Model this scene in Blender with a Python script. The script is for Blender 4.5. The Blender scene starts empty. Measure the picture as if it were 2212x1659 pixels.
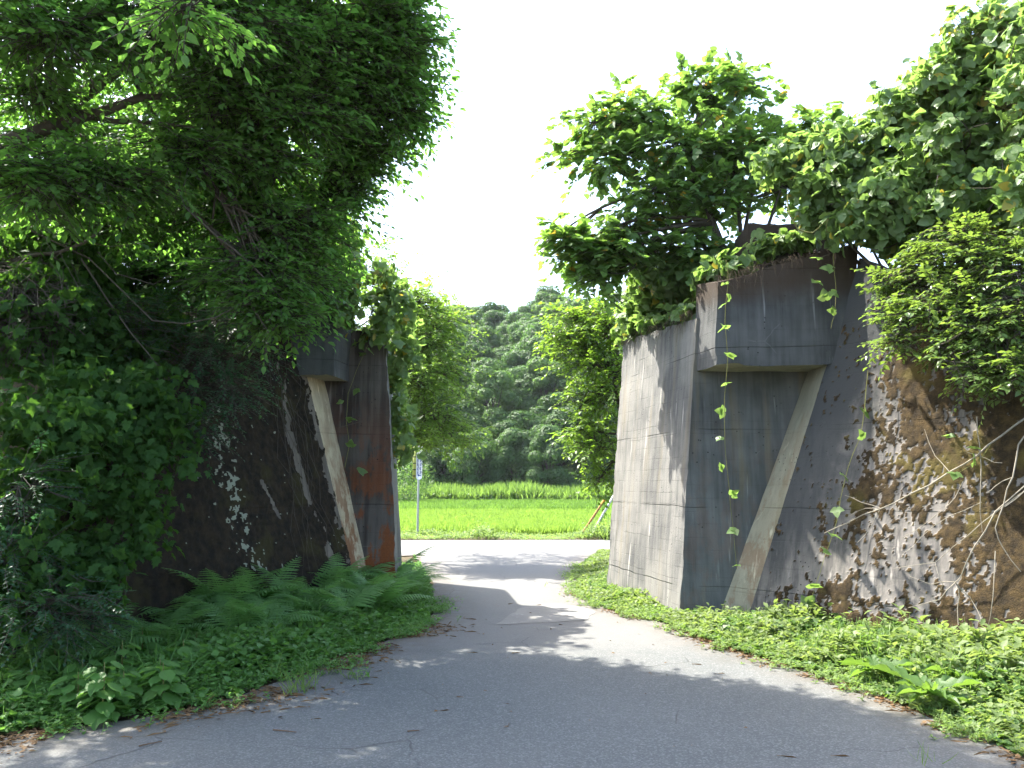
import bpy, math, random
import numpy as np
from mathutils import Vector, Matrix, noise
from mathutils.geometry import tessellate_polygon

SEED = 11
rng = np.random.default_rng(SEED)
random.seed(SEED)
SC = bpy.context.scene
COL = SC.collection

# ------------------------------------------------------------------ camera
FPX, W2, H2 = 1750.0, 1106.0, 829.5        # focal length and centre, in photo pixels at 2212 x 1659
EYE, HORIZON = 1.7, 1045.0
PITCH = math.atan((HORIZON - H2) / FPX)
cd = bpy.data.cameras.new('camera')
cam = bpy.data.objects.new('camera', cd)
COL.objects.link(cam)
cam.location = (0, 0, EYE)
cam.rotation_euler = (math.pi / 2 + PITCH, 0, 0)
cd.sensor_width = 36
cd.lens = 36 * FPX / 2212
cd.clip_start = 0.05
cd.clip_end = 3000
SC.camera = cam

# ------------------------------------------------------------------ light
SUN = Vector((-0.45, 0.30, 0.84)).normalized()
sd = bpy.data.lights.new('sun', 'SUN')
sd.energy = 3.7
sd.angle = math.radians(0.53)
sd.color = (1.0, 0.955, 0.87)
so = bpy.data.objects.new('sun', sd)
COL.objects.link(so)
so.location = (-30, 20, 60)
so.rotation_euler = SUN.to_track_quat('Z', 'Y').to_euler()
wd = bpy.data.worlds.new('World')
SC.world = wd
wd.use_nodes = True
wn = wd.node_tree.nodes
sky = wn.new('ShaderNodeTexSky')
sky.sky_type = 'NISHITA'
sky.sun_disc = False
sky.sun_elevation = math.asin(SUN.z)
sky.sun_rotation = math.atan2(SUN.x, SUN.y)
sky.air_density = 1.0
sky.dust_density = 3.0
sky.ozone_density = 0.6
bg = wn['Background']
bg.inputs['Strength'].default_value = 0.15
wd.node_tree.links.new(sky.outputs['Color'], bg.inputs['Color'])
SC.view_settings.view_transform = 'Standard'
SC.view_settings.look = 'None'
SC.view_settings.gamma = 1
SC.view_settings.use_curve_mapping = False
SC.view_settings.exposure = 2.42
SC.render.engine = 'CYCLES'
SC.cycles.use_denoising = True
SC.cycles.adaptive_threshold = 0.02
SC.cycles.max_bounces = 5
SC.cycles.diffuse_bounces = 3
SC.cycles.transmission_bounces = 5
SC.cycles.sample_clamp_indirect = 6

# ------------------------------------------------------------------ pixel -> place
_cp, _sp = math.cos(PITCH), math.sin(PITCH)
def ray(x, y):
    a, b = (x - W2) / FPX, (H2 - y) / FPX
    return np.array([a, _cp - b * _sp, _sp + b * _cp])
def G(x, y, z=0.0):                      # where the pixel's ray meets the height z
    d = ray(x, y); t = (z - EYE) / d[2]
    return np.array([d[0] * t, d[1] * t, z])
def AT(x, y, Y):                         # where it meets the depth Y
    d = ray(x, y); t = Y / d[1]
    return np.array([d[0] * t, Y, EYE + d[2] * t])
def ONPLANE(x, y, p0, n):
    d = ray(x, y); o = np.array([0, 0, EYE]); n = np.array(n, float)
    t = np.dot(np.array(p0) - o, n) / np.dot(d, n)
    return o + d * t
def PIX(P):                              # world -> photo pixel
    P = np.atleast_2d(P); q = P - np.array([0, 0, EYE])
    f = q[:, 1] * _cp + q[:, 2] * _sp
    u = -q[:, 1] * _sp + q[:, 2] * _cp
    f = np.maximum(f, 0.05)
    return W2 + FPX * q[:, 0] / f, H2 - FPX * u / f, f

# ------------------------------------------------------------------ materials
def mat(name):
    m = bpy.data.materials.new(name); m.use_nodes = True
    nt = m.node_tree; nt.nodes.clear()
    out = nt.nodes.new('ShaderNodeOutputMaterial')
    return m, nt, out
class NT:
    def __init__(s, nt): s.nt = nt
    def n(s, t, **kw):
        o = s.nt.nodes.new(t)
        for k, v in kw.items(): setattr(o, k, v)
        return o
    def l(s, a, b): s.nt.links.new(a, b)
    def val(s, sock, v):
        if hasattr(v, 'is_output'): s.l(v, sock)
        else: sock.default_value = v
    def math(s, op, a, b=0.0, c=0.0, clamp=False):
        o = s.n('ShaderNodeMath', operation=op, use_clamp=clamp)
        s.val(o.inputs[0], a); s.val(o.inputs[1], b)
        if op in ('MULTIPLY_ADD', 'SMOOTH_MIN', 'COMPARE'): s.val(o.inputs[2], c)
        return o.outputs[0]
    def mix(s, f, a, b, mode='MIX'):
        o = s.n('ShaderNodeMix', data_type='RGBA', blend_type=mode)
        s.val(o.inputs[0], f)
        for k, v in ((6, a), (7, b)):
            if isinstance(v, tuple): v = v if len(v) == 4 else v + (1,)
            s.val(o.inputs[k], v)
        return o.outputs[2]
    def pos(s, scale=(1, 1, 1)):
        g = s.n('ShaderNodeNewGeometry')
        m = s.n('ShaderNodeMapping'); m.inputs['Scale'].default_value = scale
        s.l(g.outputs['Position'], m.inputs['Vector'])
        return m.outputs[0]
    def noise(s, vec, scale, detail=4, rough=0.55):
        o = s.n('ShaderNodeTexNoise'); s.l(vec, o.inputs['Vector'])
        o.inputs['Scale'].default_value = scale; o.inputs['Detail'].default_value = detail
        o.inputs['Roughness'].default_value = rough
        return o.outputs[0]
    def step(s, v, a, b):
        o = s.n('ShaderNodeMapRange', interpolation_type='SMOOTHSTEP')
        s.val(o.inputs[0], v); o.inputs[1].default_value = a; o.inputs[2].default_value = b
        return o.outputs[0]
    def bump(s, h, strength, dist=0.02, nrm=None):
        o = s.n('ShaderNodeBump'); o.inputs['Strength'].default_value = strength
        o.inputs['Distance'].default_value = dist; s.l(h, o.inputs['Height'])
        if nrm is not None: s.l(nrm, o.inputs['Normal'])
        return o.outputs[0]
    def bsdf(s, col, rough=0.9, spec=0.3, nrm=None, metal=0.0):
        b = s.n('ShaderNodeBsdfPrincipled')
        s.val(b.inputs['Base Color'], col if hasattr(col, 'is_output') else tuple(col) + (1,))
        s.val(b.inputs['Roughness'], rough); b.inputs['Specular IOR Level'].default_value = spec
        b.inputs['Metallic'].default_value = metal
        if nrm is not None: s.l(nrm, b.inputs['Normal'])
        return b.outputs[0]

def leaf_mat(name, dark, light, trans, tfac=0.38, rough=0.42, spec=0.35, yellow=None):
    m, nt, out = mat(name); k = NT(nt)
    g = k.n('ShaderNodeNewGeometry'); oi = k.n('ShaderNodeObjectInfo')
    r = k.math('FRACT', k.math('ADD', g.outputs['Random Per Island'], oi.outputs['Random']))
    n1 = k.noise(k.pos(), 1.3, 2)
    f = k.math('ADD', k.math('MULTIPLY', r, 0.6), k.math('MULTIPLY', k.step(n1, 0.3, 0.7), 0.4))
    col = k.mix(f, dark, light)
    tc = k.mix(f, tuple(0.7 * c for c in trans), trans)
    if yellow:
        y = k.step(r, 0.972, 0.985)
        col = k.mix(y, col, yellow); tc = k.mix(y, tc, yellow)
    fine = k.noise(k.pos(), 60, 2)
    col = k.mix(k.math('MULTIPLY', fine, 0.35), col, tuple(0.6 * c for c in dark))
    b = k.bsdf(col, rough, spec)
    t = k.n('ShaderNodeBsdfTranslucent'); k.l(tc, t.inputs['Color'])
    mx = k.n('ShaderNodeMixShader'); mx.inputs[0].default_value = tfac
    k.l(b, mx.inputs[1]); k.l(t.outputs[0], mx.inputs[2]); k.l(mx.outputs[0], out.inputs['Surface'])
    return m

def bark_mat(name, a, b):
    m, nt, out = mat(name); k = NT(nt)
    n1 = k.noise(k.pos((14, 14, 5)), 2.0, 5)
    n2 = k.noise(k.pos(), 3.0, 3)
    c = k.mix(n1, a, b); c = k.mix(k.step(n2, 0.5, 0.75), c, tuple(0.7 * (x + y) for x, y in zip(a, b)))
    k.l(k.bsdf(c, 0.9, 0.2, k.bump(n1, 0.5, 0.01)), out.inputs['Surface'])
    return m

def plain_mat(name, col, rough=0.8, var=0.25, scale=8, metal=0.0, spec=0.3):
    m, nt, out = mat(name); k = NT(nt)
    n1 = k.noise(k.pos(), scale, 4)
    c = k.mix(k.math('MULTIPLY', n1, var * 2), col, tuple(0.45 * x for x in col))
    k.l(k.bsdf(c, rough, spec, k.bump(n1, 0.15, 0.01), metal), out.inputs['Surface'])
    return m

def concrete_mat(name, light, dark, stain=0.5, streak=0.6, boards=0.17, rust=0.0, moss_attr=False, moss=None,
                 moss2=None, ochre=0.0, topdirt=None, lichen_shade=False):
    m, nt, out = mat(name); k = NT(nt)
    p = k.pos()
    sep = k.n('ShaderNodeSeparateXYZ'); k.l(p, sep.inputs[0]); z = sep.outputs[2]
    big = k.noise(p, 0.9, 4, 0.6)
    st = k.noise(k.pos((5, 5, 0.35)), 1.6, 5, 0.65)
    st2 = k.noise(k.pos((16, 16, 0.8)), 1.0, 4, 0.6)
    fine = k.noise(p, 42, 4, 0.65)
    f = k.math('ADD', k.math('MULTIPLY', k.step(st, 0.38, 0.66), streak), k.math('MULTIPLY', k.step(big, 0.35, 0.7), stain))
    f = k.math('ADD', f, k.math('MULTIPLY', k.math('SUBTRACT', st2, 0.5), 0.5), clamp=True)
    c = k.mix(f, light, dark)
    c = k.mix(k.step(k.noise(k.pos((9, 9, 0.55)), 1.1, 4), 0.62, 0.72), c, tuple(min(1, 1.5 * x + 0.02) for x in light))
    if ochre:
        o = k.math('MULTIPLY', k.step(k.noise(k.pos((3, 3, 0.3)), 1.3, 3), 0.52, 0.66), ochre)
        c = k.mix(o, c, (0.20, 0.145, 0.045))
    if rust:
        rr = k.math('MULTIPLY', k.step(k.noise(k.pos((2.2, 2.2, 0.9)), 1.7, 5, 0.7), 0.46, 0.56), k.step(z, 3.4, 0.6))
        c = k.mix(k.math('MULTIPLY', rr, rust), c, k.mix(fine, (0.22, 0.065, 0.014), (0.09, 0.030, 0.010)))
    wob = k.math('MULTIPLY', k.noise(k.pos((0.7, 0.7, 3)), 2.0, 2), 0.05)
    fr = k.math('FRACT', k.math('DIVIDE', k.math('ADD', z, wob), boards))
    line = k.math('MULTIPLY', k.step(fr, 0.10, 0.0), k.step(k.noise(k.pos((1, 1, 4)), 2.3, 3), 0.36, 0.62))
    c = k.mix(k.math('MULTIPLY', line, 0.12), c, tuple(0.45 * x for x in dark))
    fr2 = k.math('FRACT', k.math('DIVIDE', k.math('ADD', z, k.math('ADD', wob, 0.62)), 1.02))
    joint = k.math('MULTIPLY', k.step(fr2, 0.014, 0.0), k.step(k.noise(k.pos((1, 1, 2)), 1.1, 3), .40, .55))
    c = k.mix(k.math('MULTIPLY', joint, 0.45), c, tuple(0.3 * x for x in dark))
    # fine cracks with pale lime
    vo = k.n('ShaderNodeTexVoronoi', feature='DISTANCE_TO_EDGE'); vo.inputs['Scale'].default_value = 0.9
    wp = k.mix(0.12, p, k.n('ShaderNodeTexNoise').outputs[1]); k.l(wp, vo.inputs['Vector'])
    crack = k.math('MULTIPLY', k.step(vo.outputs[0], 0.006, 0.001), k.step(k.noise(p, 1.7, 2), 0.58, 0.66))
    c = k.mix(k.math('MULTIPLY', crack, 0.25), c, tuple(min(1, 1.7 * x) for x in light))
    h = k.math('ADD', k.math('MULTIPLY', fine, 0.5), k.math('MULTIPLY', line, -0.35))
    h = k.math('ADD', h, k.math('ADD', k.math('MULTIPLY', joint, -1.4), k.math('MULTIPLY', st2, 0.9)))
    # pits
    pv = k.n('ShaderNodeTexVoronoi'); pv.inputs['Scale'].default_value = 14; k.l(p, pv.inputs['Vector'])
    pit = k.math('MULTIPLY', k.step(pv.outputs[0], 0.16, 0.08), k.step(k.noise(p, 2.1, 2), 0.52, 0.62))
    c = k.mix(pit, c, tuple(0.25 * x for x in dark)); h = k.math('SUBTRACT', h, pit)
    if topdirt:
        d = k.math('MULTIPLY', k.step(k.math('ADD', z, k.math('MULTIPLY', big, 0.6)), topdirt[0], topdirt[1]), 0.85)
        c = k.mix(d, c, (0.045, 0.030, 0.018))
    rough = 0.88
    if moss_attr:
        at = k.n('ShaderNodeAttribute'); at.attribute_name = 'moss'
        mn = k.noise(p, 9, 5, 0.7)
        mc = k.mix(k.step(mn, 0.35, 0.7), moss, moss2)
        mc = k.mix(k.step(k.noise(p, 1.9, 3), 0.56, 0.66), mc, tuple(x * y for x, y in zip(moss2, (1.0, 1.2, 0.8))))
        if not lichen_shade:
            ag = k.n('ShaderNodeAttribute'); ag.attribute_name = 'lichen_shade'
            c = k.mix(ag.outputs['Fac'], c, (.050, .052, .051))  # right wing: this attribute holds painted shade and grime instead of lichen
        c = k.mix(k.step(at.outputs['Fac'], 0.35, 0.6), c, mc)
        h = k.math('ADD', h, k.math('MULTIPLY', k.math('MULTIPLY', k.noise(p, 75, 3, 0.7), at.outputs['Fac']), 3.0))
        if lichen_shade:
            at2 = k.n('ShaderNodeAttribute'); at2.attribute_name = 'lichen_shade'
            c = k.mix(k.step(at2.outputs['Fac'], 0.45, 0.6), c, (0.25, 0.27, 0.20))
    k.l(k.bsdf(c, rough, 0.25, k.bump(h, 0.55, 0.012)), out.inputs['Surface'])
    return m

# ------------------------------------------------------------------ mesh + object helpers
def mesh_np(name, V, F, material, smooth=False):
    V = np.asarray(V, np.float32); F = np.asarray(F, np.int32)
    me = bpy.data.meshes.new(name)
    n = F.shape[1]
    me.vertices.add(len(V)); me.vertices.foreach_set('co', V.ravel())
    me.loops.add(F.size); me.loops.foreach_set('vertex_index', F.ravel())
    me.polygons.add(len(F)); me.polygons.foreach_set('loop_start', np.arange(0, F.size, n, dtype=np.int32))
    if smooth: me.polygons.foreach_set('use_smooth', np.ones(len(F), bool))
    me.update(calc_edges=True)
    if material: me.materials.append(material)
    return me
def link(name, me, parent=None, loc=(0, 0, 0)):
    o = bpy.data.objects.new(name, me); COL.objects.link(o); o.location = loc
    if parent is not None: o.parent = parent
    return o
def tag(o, label=None, cat=None, group=None, kind=None):
    if label: o['label'] = label
    if cat: o['category'] = cat
    if group: o['group'] = group
    if kind: o['kind'] = kind
    return o
def thing(name, label, cat, loc, group=None):
    o = bpy.data.objects.new(name, None); COL.objects.link(o); o.location = tuple(loc)
    o.empty_display_size = 0.2
    return tag(o, label, cat, group)
def part(root, name, V, F, material, smooth=False, kind=None):
    V = np.asarray(V, np.float64) - np.array(root.location)
    o = link(name, mesh_np(name, V, F, material, smooth), root)
    return tag(o, kind=kind)
def ground_obj(name, V, F, material, kind='structure', label=None, cat=None):
    o = link(name, mesh_np(name, V, F, material))
    return tag(o, label, cat, kind=kind)

class Acc:                                 # collects pieces with the same number of corners
    def __init__(s): s.v, s.f, s.n = [], [], 0
    def add(s, V, F):
        V = np.asarray(V, float); F = np.asarray(F, int)
        s.v.append(V); s.f.append(F + s.n); s.n += len(V)
    def get(s): return np.concatenate(s.v), np.concatenate(s.f)

def tube(pts, radii, n=6):
    pts = np.asarray(pts, float); m = len(pts)
    radii = np.broadcast_to(np.asarray(radii, float), (m,))
    t = np.gradient(pts, axis=0); t /= np.linalg.norm(t, axis=1)[:, None] + 1e-9
    ref = np.array([0.31, 0.17, 0.93]) if abs(t[:, 2]).mean() < 0.8 else np.array([0.95, 0.2, 0.1])
    a = np.cross(t, ref); a /= np.linalg.norm(a, axis=1)[:, None] + 1e-9
    b = np.cross(t, a)
    th = np.arange(n) * 2 * math.pi / n
    V = pts[:, None] + radii[:, None, None] * (np.cos(th)[None, :, None] * a[:, None] + np.sin(th)[None, :, None] * b[:, None])
    V = V.reshape(-1, 3)
    F = []
    for i in range(m - 1):
        for j in range(n):
            k = (j + 1) % n
            F.append((i * n + j, i * n + k, (i + 1) * n + k, (i + 1) * n + j))
    return V, np.array(F)
def many_twigs(A, B, r0, r1, sag=0.0):      # M thin three-sided twigs from A to B, one bend each
    M = len(A); mid = (A + B) / 2 + rng.normal(0, 0.06, (M, 3)) * np.linalg.norm(B - A, axis=1)[:, None]
    mid[:, 2] -= sag * np.linalg.norm(B - A, axis=1)
    rows = np.stack([A, mid, B], 1)
    t = (B - A) / (np.linalg.norm(B - A, axis=1)[:, None] + 1e-9)
    a = np.cross(t, np.array([0.31, 0.2, 0.93])); a /= np.linalg.norm(a, axis=1)[:, None] + 1e-9
    b = np.cross(t, a)
    rad = np.array([r0, (r0 + r1) / 2, r1])
    th = np.arange(3) * 2 * math.pi / 3
    off = np.cos(th)[None, :, None] * a[:, None] + np.sin(th)[None, :, None] * b[:, None]
    V = (rows[:, :, None] + rad[None, :, None, None] * off[:, None]).reshape(-1, 3)
    f = []
    for i in range(2):
        for j in range(3):
            k = (j + 1) % 3
            f.append((i * 3 + j, i * 3 + k, (i + 1) * 3 + k, (i + 1) * 3 + j))
    F = (np.arange(M)[:, None, None] * 9 + np.array(f)[None]).reshape(-1, 4)
    return V, F
def curve(p0, p1, bend=0.15, n=8, up=0.0):
    p0, p1 = np.array(p0, float), np.array(p1, float); L = np.linalg.norm(p1 - p0)
    c = (p0 + p1) / 2 + rng.normal(0, bend * L, 3) * [1, 1, 0.6] + np.array([0, 0, up * L])
    t = np.linspace(0, 1, n)[:, None]
    return (1 - t) ** 2 * p0 + 2 * t * (1 - t) * c + t * t * p1

# leaf outlines: unit length along x, face up z
def fan(outline, centre):
    V = [centre] + outline; n = len(outline)
    return np.array(V, float), np.array([(0, i + 1, (i + 1) % n + 1) for i in range(n)])
LEAF = {}
LEAF['tiny'] = (np.array([[0, 0, 0], [.45, .3, .08], [1, 0, -.06], [.45, -.3, .08]], float), np.array([[0, 2, 1], [0, 3, 2]]))
LEAF['ovate'] = (np.array([[0, 0, 0], [.22, .19, .05], [.55, .25, .06], [1, 0, -.14], [.55, -.25, .06], [.22, -.19, .05], [.4, 0, 0]], float),
                 np.array([[6, 1, 0], [6, 2, 1], [6, 3, 2], [6, 4, 3], [6, 5, 4], [6, 0, 5]]))
LEAF['heart'] = fan([(0, 0, 0), (-.08, .2, .02), (.05, .42, .05), (.35, .46, .05), (.7, .26, 0), (1, 0, -.12),
                     (.7, -.26, 0), (.35, -.46, .05), (.05, -.42, .05), (-.08, -.2, .02)], (.32, 0, -.02))
LEAF['lobed'] = fan([(0, 0, 0), (-.1, .25, .02), (.12, .48, .04), (.3, .3, .03), (.62, .34, .03), (.66, .15, 0), (1, 0, -.12),
                     (.66, -.15, 0), (.62, -.34, .03), (.3, -.3, .03), (.12, -.48, .04), (-.1, -.25, .02)], (.3, 0, -.02))
o = [(0, 0, 0)]
for i in range(1, 8):
    t = i / 8; w = 0.46 * math.sin(math.pi * min(1, t * 1.05 + .02)) ** .7
    o += [(t - .04, w, .04), (t + .02, w * .84, .03)]
o += [(1, 0, -.12)] + [(x, -y, z) for x, y, z in reversed(o[1:])]
LEAF['toothed'] = fan(o, (.4, 0, -.03))
LEAF['blade'] = (np.array([[0, -.018, 0], [0, .018, 0], [.5, -.016, .02], [.5, .016, .02], [.85, -.009, -.06], [.85, .009, -.06], [1, 0, -.14]], float),
                 np.array([[0, 2, 1], [1, 2, 3], [2, 4, 3], [3, 4, 5], [4, 6, 5]]))
LEAF['spike'] = (np.array([[0, -.025, 0], [0, .025, 0], [.6, 0, .03], [1, .02, -.1]], float), np.array([[0, 2, 1], [1, 2, 3]]))
o = [(0, 0, 0)]
for i in range(1, 9):
    t = i / 9; w = 0.17 * math.sin(math.pi * t ** .8) ** .8
    o.append((t, w * (1.15 if i % 2 else .85), .03 + .06 * (i % 2) - .18 * t * t))
o += [(1, 0, -.3)] + [(x, -y, z) for x, y, z in reversed(o[1:])]
LEAF['dock'] = fan(o, (.45, 0, -.06))

def unit(a): return a / (np.linalg.norm(a, axis=-1, keepdims=True) + 1e-9)
def frames(D, N):
    X = unit(D); Z = unit(N - (N * X).sum(1, keepdims=True) * X); Y = np.cross(Z, X)
    return X, Y, Z
def leaf_geo(kind, P, D, N, S):
    V, T = LEAF[kind]
    X, Y, Z = frames(D, N); S = np.broadcast_to(np.asarray(S, float), (len(P),))
    v = P[:, None] + S[:, None, None] * (V[None, :, 0, None] * X[:, None] + V[None, :, 1, None] * Y[:, None] + V[None, :, 2, None] * Z[:, None])
    f = np.arange(len(P))[:, None, None] * len(V) + T[None]
    return v.reshape(-1, 3), f.reshape(-1, 3)
_tmpl = {}
def foliage(root, kind, P, D, N, S, material, singles=300, leafname='leaf', minpx=10.0, massname='foliage'):
    """the leaves that show largest become objects of their own, the rest one mass"""
    S = np.broadcast_to(np.asarray(S, float), (len(P),)).copy()
    x, y, f = PIX(P)
    px = S * FPX / f * 1.157
    inside = (x > 5) & (x < 2207) & (y > 5) & (y < 1654) & (f > 0.5)
    score = np.where(inside & (px > minpx), px, 0) * rng.uniform(0.75, 1.0, len(P))
    # prefer the front layer
    if singles:
        d = f.copy(); cell = (x // 24).astype(int) * 1000 + (y // 24).astype(int)
        order = np.lexsort((d, cell)); first = np.ones(len(P), bool)
        c = cell[order]; first[order[1:]] = c[1:] != c[:-1]
        score = np.where(first, score, score * 0.3)
    pick = np.argsort(-score)[:singles]; pick = pick[score[pick] > 0]
    rest = np.setdiff1d(np.arange(len(P)), pick)
    if len(rest):
        V, F = leaf_geo(kind, P[rest], D[rest], N[rest], S[rest])
        part(root, massname, V, F, material, kind='stuff')
    if len(pick):
        key = (kind, material.name)
        if key not in _tmpl: _tmpl[key] = mesh_np(leafname, LEAF[kind][0], LEAF[kind][1], material)
        X, Y, Z = frames(D[pick], N[pick]); rl = np.array(root.location)
        for i, q in enumerate(pick):
            ob = bpy.data.objects.new(leafname, _tmpl[key]); COL.objects.link(ob); ob.parent = root
            s = S[q]; p = P[q] - rl
            ob.matrix_local = Matrix(((X[i][0] * s, Y[i][0] * s, Z[i][0] * s, p[0]), (X[i][1] * s, Y[i][1] * s, Z[i][1] * s, p[1]),
                                      (X[i][2] * s, Y[i][2] * s, Z[i][2] * s, p[2]), (0, 0, 0, 1)))

def in_ball(n, power=2.2):
    v = unit(rng.normal(0, 1, (n, 3))); return v * (rng.uniform(0, 1, n) ** (1 / power))[:, None], v
def sprays(P, Dir, L, k, size, droop=0.25, ang=0.95, jit=0.25, lift=0.0):
    """shoots from P along Dir carrying k alternate leaves each: leaf arrays and shoot tips"""
    M = len(P); Dir = unit(Dir); L = np.broadcast_to(np.asarray(L, float), (M,))
    up = np.array([0, 0, 1.0])
    side = unit(np.cross(Dir, up) + 1e-6)
    nrm = unit(np.cross(side, Dir)); nrm = np.where(nrm[:, 2:3] < 0, -nrm, nrm)
    t = (np.arange(k) + 0.6) / k
    pos = P[:, None] + Dir[:, None] * (L[:, None] * t)[:, :, None]
    pos[:, :, 2] -= droop * L[:, None] * (t[None] ** 2)
    sg = np.where(np.arange(k) % 2 == 0, 1.0, -1.0)
    d = Dir[:, None] * math.cos(ang) + side[:, None] * (sg * math.sin(ang))[None, :, None]
    d = np.broadcast_to(d, (M, k, 3)) + rng.normal(0, jit, (M, k, 3)); d[:, :, 2] -= droop * 0.9 - lift
    d[:, -1] = Dir + rng.normal(0, .15, (M, 3)) - np.array([0, 0, droop])
    n = np.broadcast_to(nrm[:, None], (M, k, 3)) + rng.normal(0, jit * 1.2, (M, k, 3))
    S = size * rng.uniform(0.45, 1.2, (M, k)) * (1 - 0.25 * np.abs(t - 0.45))[None]
    tip = pos[:, -1]
    return pos.reshape(-1, 3), d.reshape(-1, 3), n.reshape(-1, 3), S.ravel(), tip

def blob(x, y, Y, rx, ry, rd=None, n=100):   # an ellipsoid of crown: photo pixel + depth -> metres
    c = AT(x, y, Y); s = Y / FPX
    return (c, np.array([rx * s, (rd if rd else 0.5 * (rx + ry) * s), ry * s]), n)

def tree(root, trunk, trunk_r, blobs, kind, leafmat, barkmat, size, L=0.42, k=9, droop=0.25, singles=300, outward=0.6,
         flat=0.4, limb_r=0.045, jit=0.25, power=2.2, twigs=True, lift=0.0, gap=0.0):
    trunk = np.asarray(trunk, float)
    wood = Acc(); wood.add(*tube(trunk, trunk_r, 9))
    Ps, Ds, Ns, Ss, A, B = [], [], [], [], [], []
    for c, r, n in blobs:
        d = np.linalg.norm(trunk - c, axis=1); j = int(np.argmin(d[len(trunk) // 3:]) + len(trunk) // 3)
        limb = curve(trunk[j], c, 0.12, 9, 0.06)
        wood.add(*tube(limb, np.linspace(min(limb_r, trunk_r[j] * .8), 0.012, 9), 6))
        for _ in range(3):
            e = c + rng.normal(0, .45, 3) * r
            sub = curve(limb[5], e, 0.15, 6); wood.add(*tube(sub, np.linspace(0.016, 0.005, 6), 5))
        v = unit(rng.normal(0, 1, (n, 3))); P = c + v * r * np.abs(rng.normal(.62, .33, (n, 1)))
        if gap:
            keep = np.array([noise.noise(Vector(p * 1.1)) for p in P]) > -gap
            P, v = P[keep], v[keep]; n = len(P)
        Dir = v * outward + rng.normal(0, 0.45, (n, 3)); Dir[:, 2] *= flat
        p, dd, nn, ss, tip = sprays(P, Dir, L * rng.uniform(.6, 1.2, n), k, size, droop, jit=jit, lift=lift)
        Ps.append(p); Ds.append(dd); Ns.append(nn); Ss.append(ss)
        li = np.argmin(((P[:, None] - limb[None, 2:]) ** 2).sum(2), 1) + 2
        A.append(limb[li]); B.append(P); A.append(P); B.append(tip)
    A, B = np.concatenate(A), np.concatenate(B)
    tw = many_twigs(A, B, 0.006, 0.002) if twigs else None
    part(root, 'trunk', *wood.get(), barkmat, smooth=True)
    if twigs: part(root, 'twigs', *tw, barkmat, kind='stuff')
    foliage(root, kind, np.concatenate(Ps), np.concatenate(Ds), np.concatenate(Ns), np.concatenate(Ss), leafmat, singles)

def cover(blobs, n, depth=0.35, rough=1.0):
    """points on the outer skin of a union of ellipsoids, with outward normals"""
    vol = np.array([b[1][0] * b[1][2] + b[1][0] * b[1][1] for b in blobs]); vol /= vol.sum()
    P, N = [], []
    for i, (c, r, _) in enumerate(blobs):
        m = int(n * vol[i]); v = unit(rng.normal(0, 1, (m, 3)))
        s = 1 - depth * rng.uniform(0, 1, m) ** 1.7 + rng.normal(0, .03, m)
        s = s * (1 + rough * .32 * np.array([noise.noise(Vector((c + a * r) * 2.1)) for a in v]) + rough * .14 * np.array([noise.noise(Vector((c + a * r) * 5.5)) for a in v]))
        p = c + v * r * s[:, None]
        ok = np.ones(m, bool)
        for j, (c2, r2, _) in enumerate(blobs):
            if j != i: ok &= (((p - c2) / r2) ** 2).sum(1) > 0.55
        P.append(p[ok]); N.append(unit(v / r)[ok])
    return np.concatenate(P), np.concatenate(N)
def trifoliate(P, N, size, hang=0.5, spread=1.25, jit=0.6):
    n = len(P)
    D = rng.normal(0, .6, (n, 3)) + N * 0.25; D[:, 2] -= hang
    D = unit(D); nn = unit(N * 0.7 + np.array([0, 0, .65]) + rng.normal(0, jit, (n, 3)))
    P = P + N * rng.normal(0, .07, (n, 1))
    X, Y, Z = frames(D, nn)
    s = size * rng.uniform(.65, 1.15, n)
    Ps = [P + X * s[:, None] * .12, P, P]
    Ds = [X, X * math.cos(spread) + Y * math.sin(spread), X * math.cos(spread) - Y * math.sin(spread)]
    Ns = [Z + rng.normal(0, .22, (n, 3)) for _ in range(3)]
    return np.concatenate(Ps), np.concatenate(Ds), np.concatenate(Ns), np.concatenate([s, s * .88, s * .88])

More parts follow.
